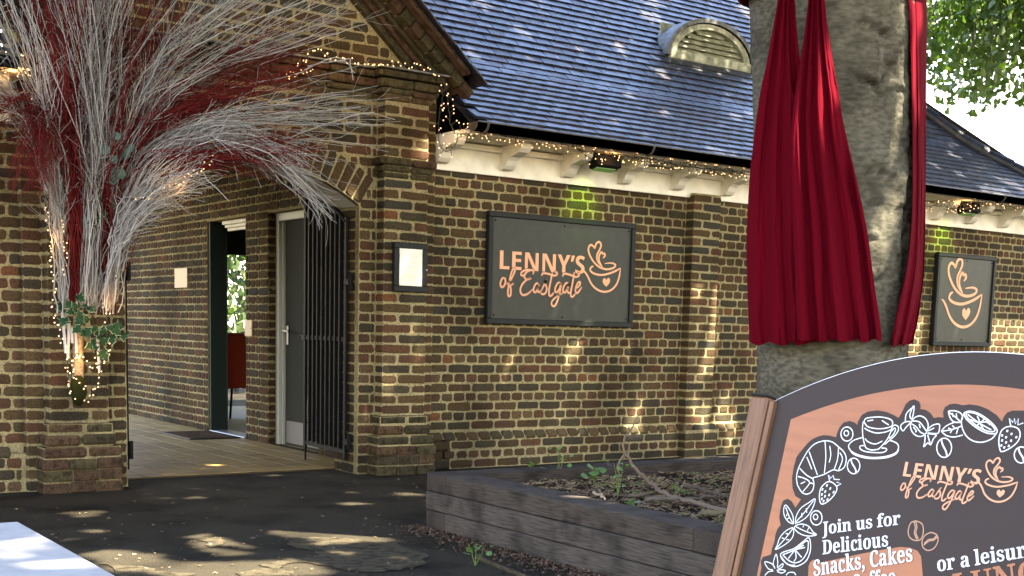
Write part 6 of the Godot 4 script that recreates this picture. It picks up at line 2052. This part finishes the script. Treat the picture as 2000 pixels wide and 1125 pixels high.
func build_ground() -> void:
	var g := MB.new()
	g.quad(Vector3(-90, 0, 90), Vector3(90, 0, 90), Vector3(90, 0, -90), Vector3(-90, 0, -90))
	part("ground", g, M.asphalt, self).set_meta("kind", "structure")
	# worn patches where the older grey surface shows
	rng.seed = 141
	var fn := FastNoiseLite.new(); fn.seed = 4; fn.frequency = 0.9
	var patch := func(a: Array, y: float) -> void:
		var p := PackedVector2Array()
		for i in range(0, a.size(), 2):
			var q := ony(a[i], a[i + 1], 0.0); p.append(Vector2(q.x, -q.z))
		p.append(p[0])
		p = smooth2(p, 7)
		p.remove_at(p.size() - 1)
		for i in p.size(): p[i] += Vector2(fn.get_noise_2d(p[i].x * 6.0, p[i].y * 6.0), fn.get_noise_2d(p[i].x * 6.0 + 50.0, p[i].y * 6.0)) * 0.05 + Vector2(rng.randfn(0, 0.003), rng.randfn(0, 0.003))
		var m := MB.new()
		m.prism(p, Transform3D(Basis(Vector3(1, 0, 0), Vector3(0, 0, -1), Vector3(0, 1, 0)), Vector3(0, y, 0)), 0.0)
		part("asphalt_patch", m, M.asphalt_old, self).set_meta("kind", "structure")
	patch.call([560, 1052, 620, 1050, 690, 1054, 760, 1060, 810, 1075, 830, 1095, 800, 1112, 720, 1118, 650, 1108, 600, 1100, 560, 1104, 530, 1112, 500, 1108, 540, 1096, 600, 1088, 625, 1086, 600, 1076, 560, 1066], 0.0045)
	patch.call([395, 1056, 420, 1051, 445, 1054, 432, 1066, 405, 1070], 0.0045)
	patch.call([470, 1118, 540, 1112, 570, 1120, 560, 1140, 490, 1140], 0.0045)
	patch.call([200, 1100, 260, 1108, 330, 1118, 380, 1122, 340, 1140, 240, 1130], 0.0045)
	# fallen leaves and twig bits
	var lm := MultiMesh.new()
	lm.transform_format = MultiMesh.TRANSFORM_3D; lm.use_colors = true
	var bm := MB.new()
	add_leaf(bm, leaf_outline(1), Transform3D(Basis(Vector3.RIGHT, -PI / 2), Vector3(0, 0, 0.5)), 1.0, 0.35)
	lm.mesh = bm.mesh(M.chip)
	var list := []
	for k in 240:
		var q := ony(rng.randf_range(-40, 900), 940.0 + 190.0 * pow(rng.randf(), 0.8), 0.0)
		if q.z > 7.4 or q.z < 0.3: continue
		list.append([q, rng.randf_range(0.008, 0.028), 0])
	for k in 150:      # swept up against the pier and the planter
		list.append([Vector3(rng.randf_range(-1.3, -0.2), 0, rng.randf_range(0.35, 1.9)), rng.randf_range(0.008, 0.028), 0])
	for k in 2600:
		var t := rng.randf()
		list.append([Vector3(-1.66 - absf(rng.randfn(0, 0.11)), 0.0, lerpf(2.35, 5.6, t)), rng.randf_range(0.006, 0.02), 1])
	lm.instance_count = list.size()
	for i in list.size():
		var e: Array = list[i]
		var b := Basis(Vector3.UP, rng.randf_range(0, TAU)) * Basis(Vector3.RIGHT, rng.randfn(0, 0.16 if e[2] == 0 else 0.5))
		lm.set_instance_transform(i, Transform3D(b.scaled(Vector3.ONE * e[1]), e[0] + Vector3(0, 0.006 + (rng.randf() * 0.012 if e[2] == 1 else 0.0), 0)))
		var c := Color(0.07, 0.05, 0.03).lerp(Color(0.22, 0.17, 0.10), rng.randf() * rng.randf())
		if e[2] == 1: c = Color(0.05, 0.036, 0.024).lerp(Color(0.14, 0.09, 0.058), rng.randf())
		lm.set_instance_color(i, c)
	var li := MultiMeshInstance3D.new()
	li.name = "fallen_leaves"; li.multimesh = lm
	add_child(li)
	li.set_meta("kind", "stuff")
	tag(li, "dry brown leaf litter scattered on the asphalt and along the planter", "leaf litter")
	# edging strip
	var a := ony(930, 1091, 0.0); var b := ony(1075, 1150, 0.0)
	var E := thing("edging_strip", "thin grey timber edging strip lying along the litter by the planter", "edging", a)
	var d := b - a
	var bx := Basis.looking_at(-d.normalized(), Vector3.UP)
	var m := MB.new()
	m.box(d / 2 + Vector3(0, 0.008, 0), Vector3(0.02, 0.018, d.length()), bx, 0.003)
	part("board", m, M.asphalt_old, E)

# ================================================================ everything
func _ready() -> void:
	var cam := Camera3D.new()
	cam.name = "camera"
	cam.transform = Transform3D(cam_basis.orthonormalized(), EYE)
	cam.projection = Camera3D.PROJECTION_FRUSTUM
	cam.near = 0.05; cam.far = 400.0
	cam.size = 0.05 * 1125.0 / FOCAL
	cam.frustum_offset = Vector2(0.0, 0.05 * (PPY - 562.5) / FOCAL)
	add_child(cam)
	cam.current = true
	var env := Environment.new()
	env.background_mode = Environment.BG_SKY
	var sm := ProceduralSkyMaterial.new()
	sm.sky_top_color = Color(0.51, 0.60, 0.77)
	sm.sky_horizon_color = Color(1.0, 0.925, 0.72)
	sm.sky_curve = 0.12
	sm.ground_bottom_color = Color(0.16, 0.15, 0.13)
	sm.ground_horizon_color = Color(0.55, 0.5, 0.40)
	sm.sun_angle_max = 2.0
	var sky := Sky.new(); sky.sky_material = sm
	env.sky = sky
	env.tonemap_mode = Environment.TONE_MAPPER_LINEAR
	env.tonemap_exposure = 12.0
	env.sdfgi_enabled = true; env.ssao_enabled = true; env.ssil_enabled = true
	var we := WorldEnvironment.new(); we.name = "world"; we.environment = env
	add_child(we)
	var sun := DirectionalLight3D.new()
	sun.name = "sun"
	sun.light_energy = 1.5
	sun.light_color = Color(1.0, 0.95, 0.86)
	sun.light_angular_distance = 0.53
	sun.shadow_enabled = true
	add_child(sun)
	sun.look_at_from_position(SUN * 30.0, Vector3.ZERO, Vector3(0, 0, 1))
	make_materials()
	brick_variants()
	build_ground()
	var B := build_range()
	build_vent(B)
	build_porch()
	build_passage_floor()
	trace_logo()
	wall_sign(Rect2(0.324, 1.143, 1.517, 0.88), "wide dark green sign with copper lettering and cup emblem beside the porch", true)
	wall_sign(Rect2(6.026, 1.043, 1.032, 0.977), "squarer dark green sign with copper cup emblem only, beyond the tree", false)
	build_notice()
	build_gate(Vector3(-0.872, 0, -0.03), deg_to_rad(86), "black iron gate leaf folded back against the passage wall with doors")
	build_gate(Vector3(PC - JAMB + 0.035, 0, -0.03), deg_to_rad(91), "black iron gate leaf folded back beside the twig covered pier")
	wall_plate(onx(355, 543, -0.5), 0.36, 0.20, "blank brass wall plate in the passage left of the open doorway")
	wall_plate(onx(487, 641, -0.5), 0.16, 0.15, "small brass switch plate between the two passage doors")
	build_flood(1.27, "black flood light under the white eaves above the lettered sign")
	build_flood(6.13, "black flood light under the white eaves above the cup sign")
	build_spray()
	build_fairy()
	build_tree()
	build_side_tree()
	build_cloths()
	build_planter()
	build_board()
	build_table()
	build_chair()
	build_garden()
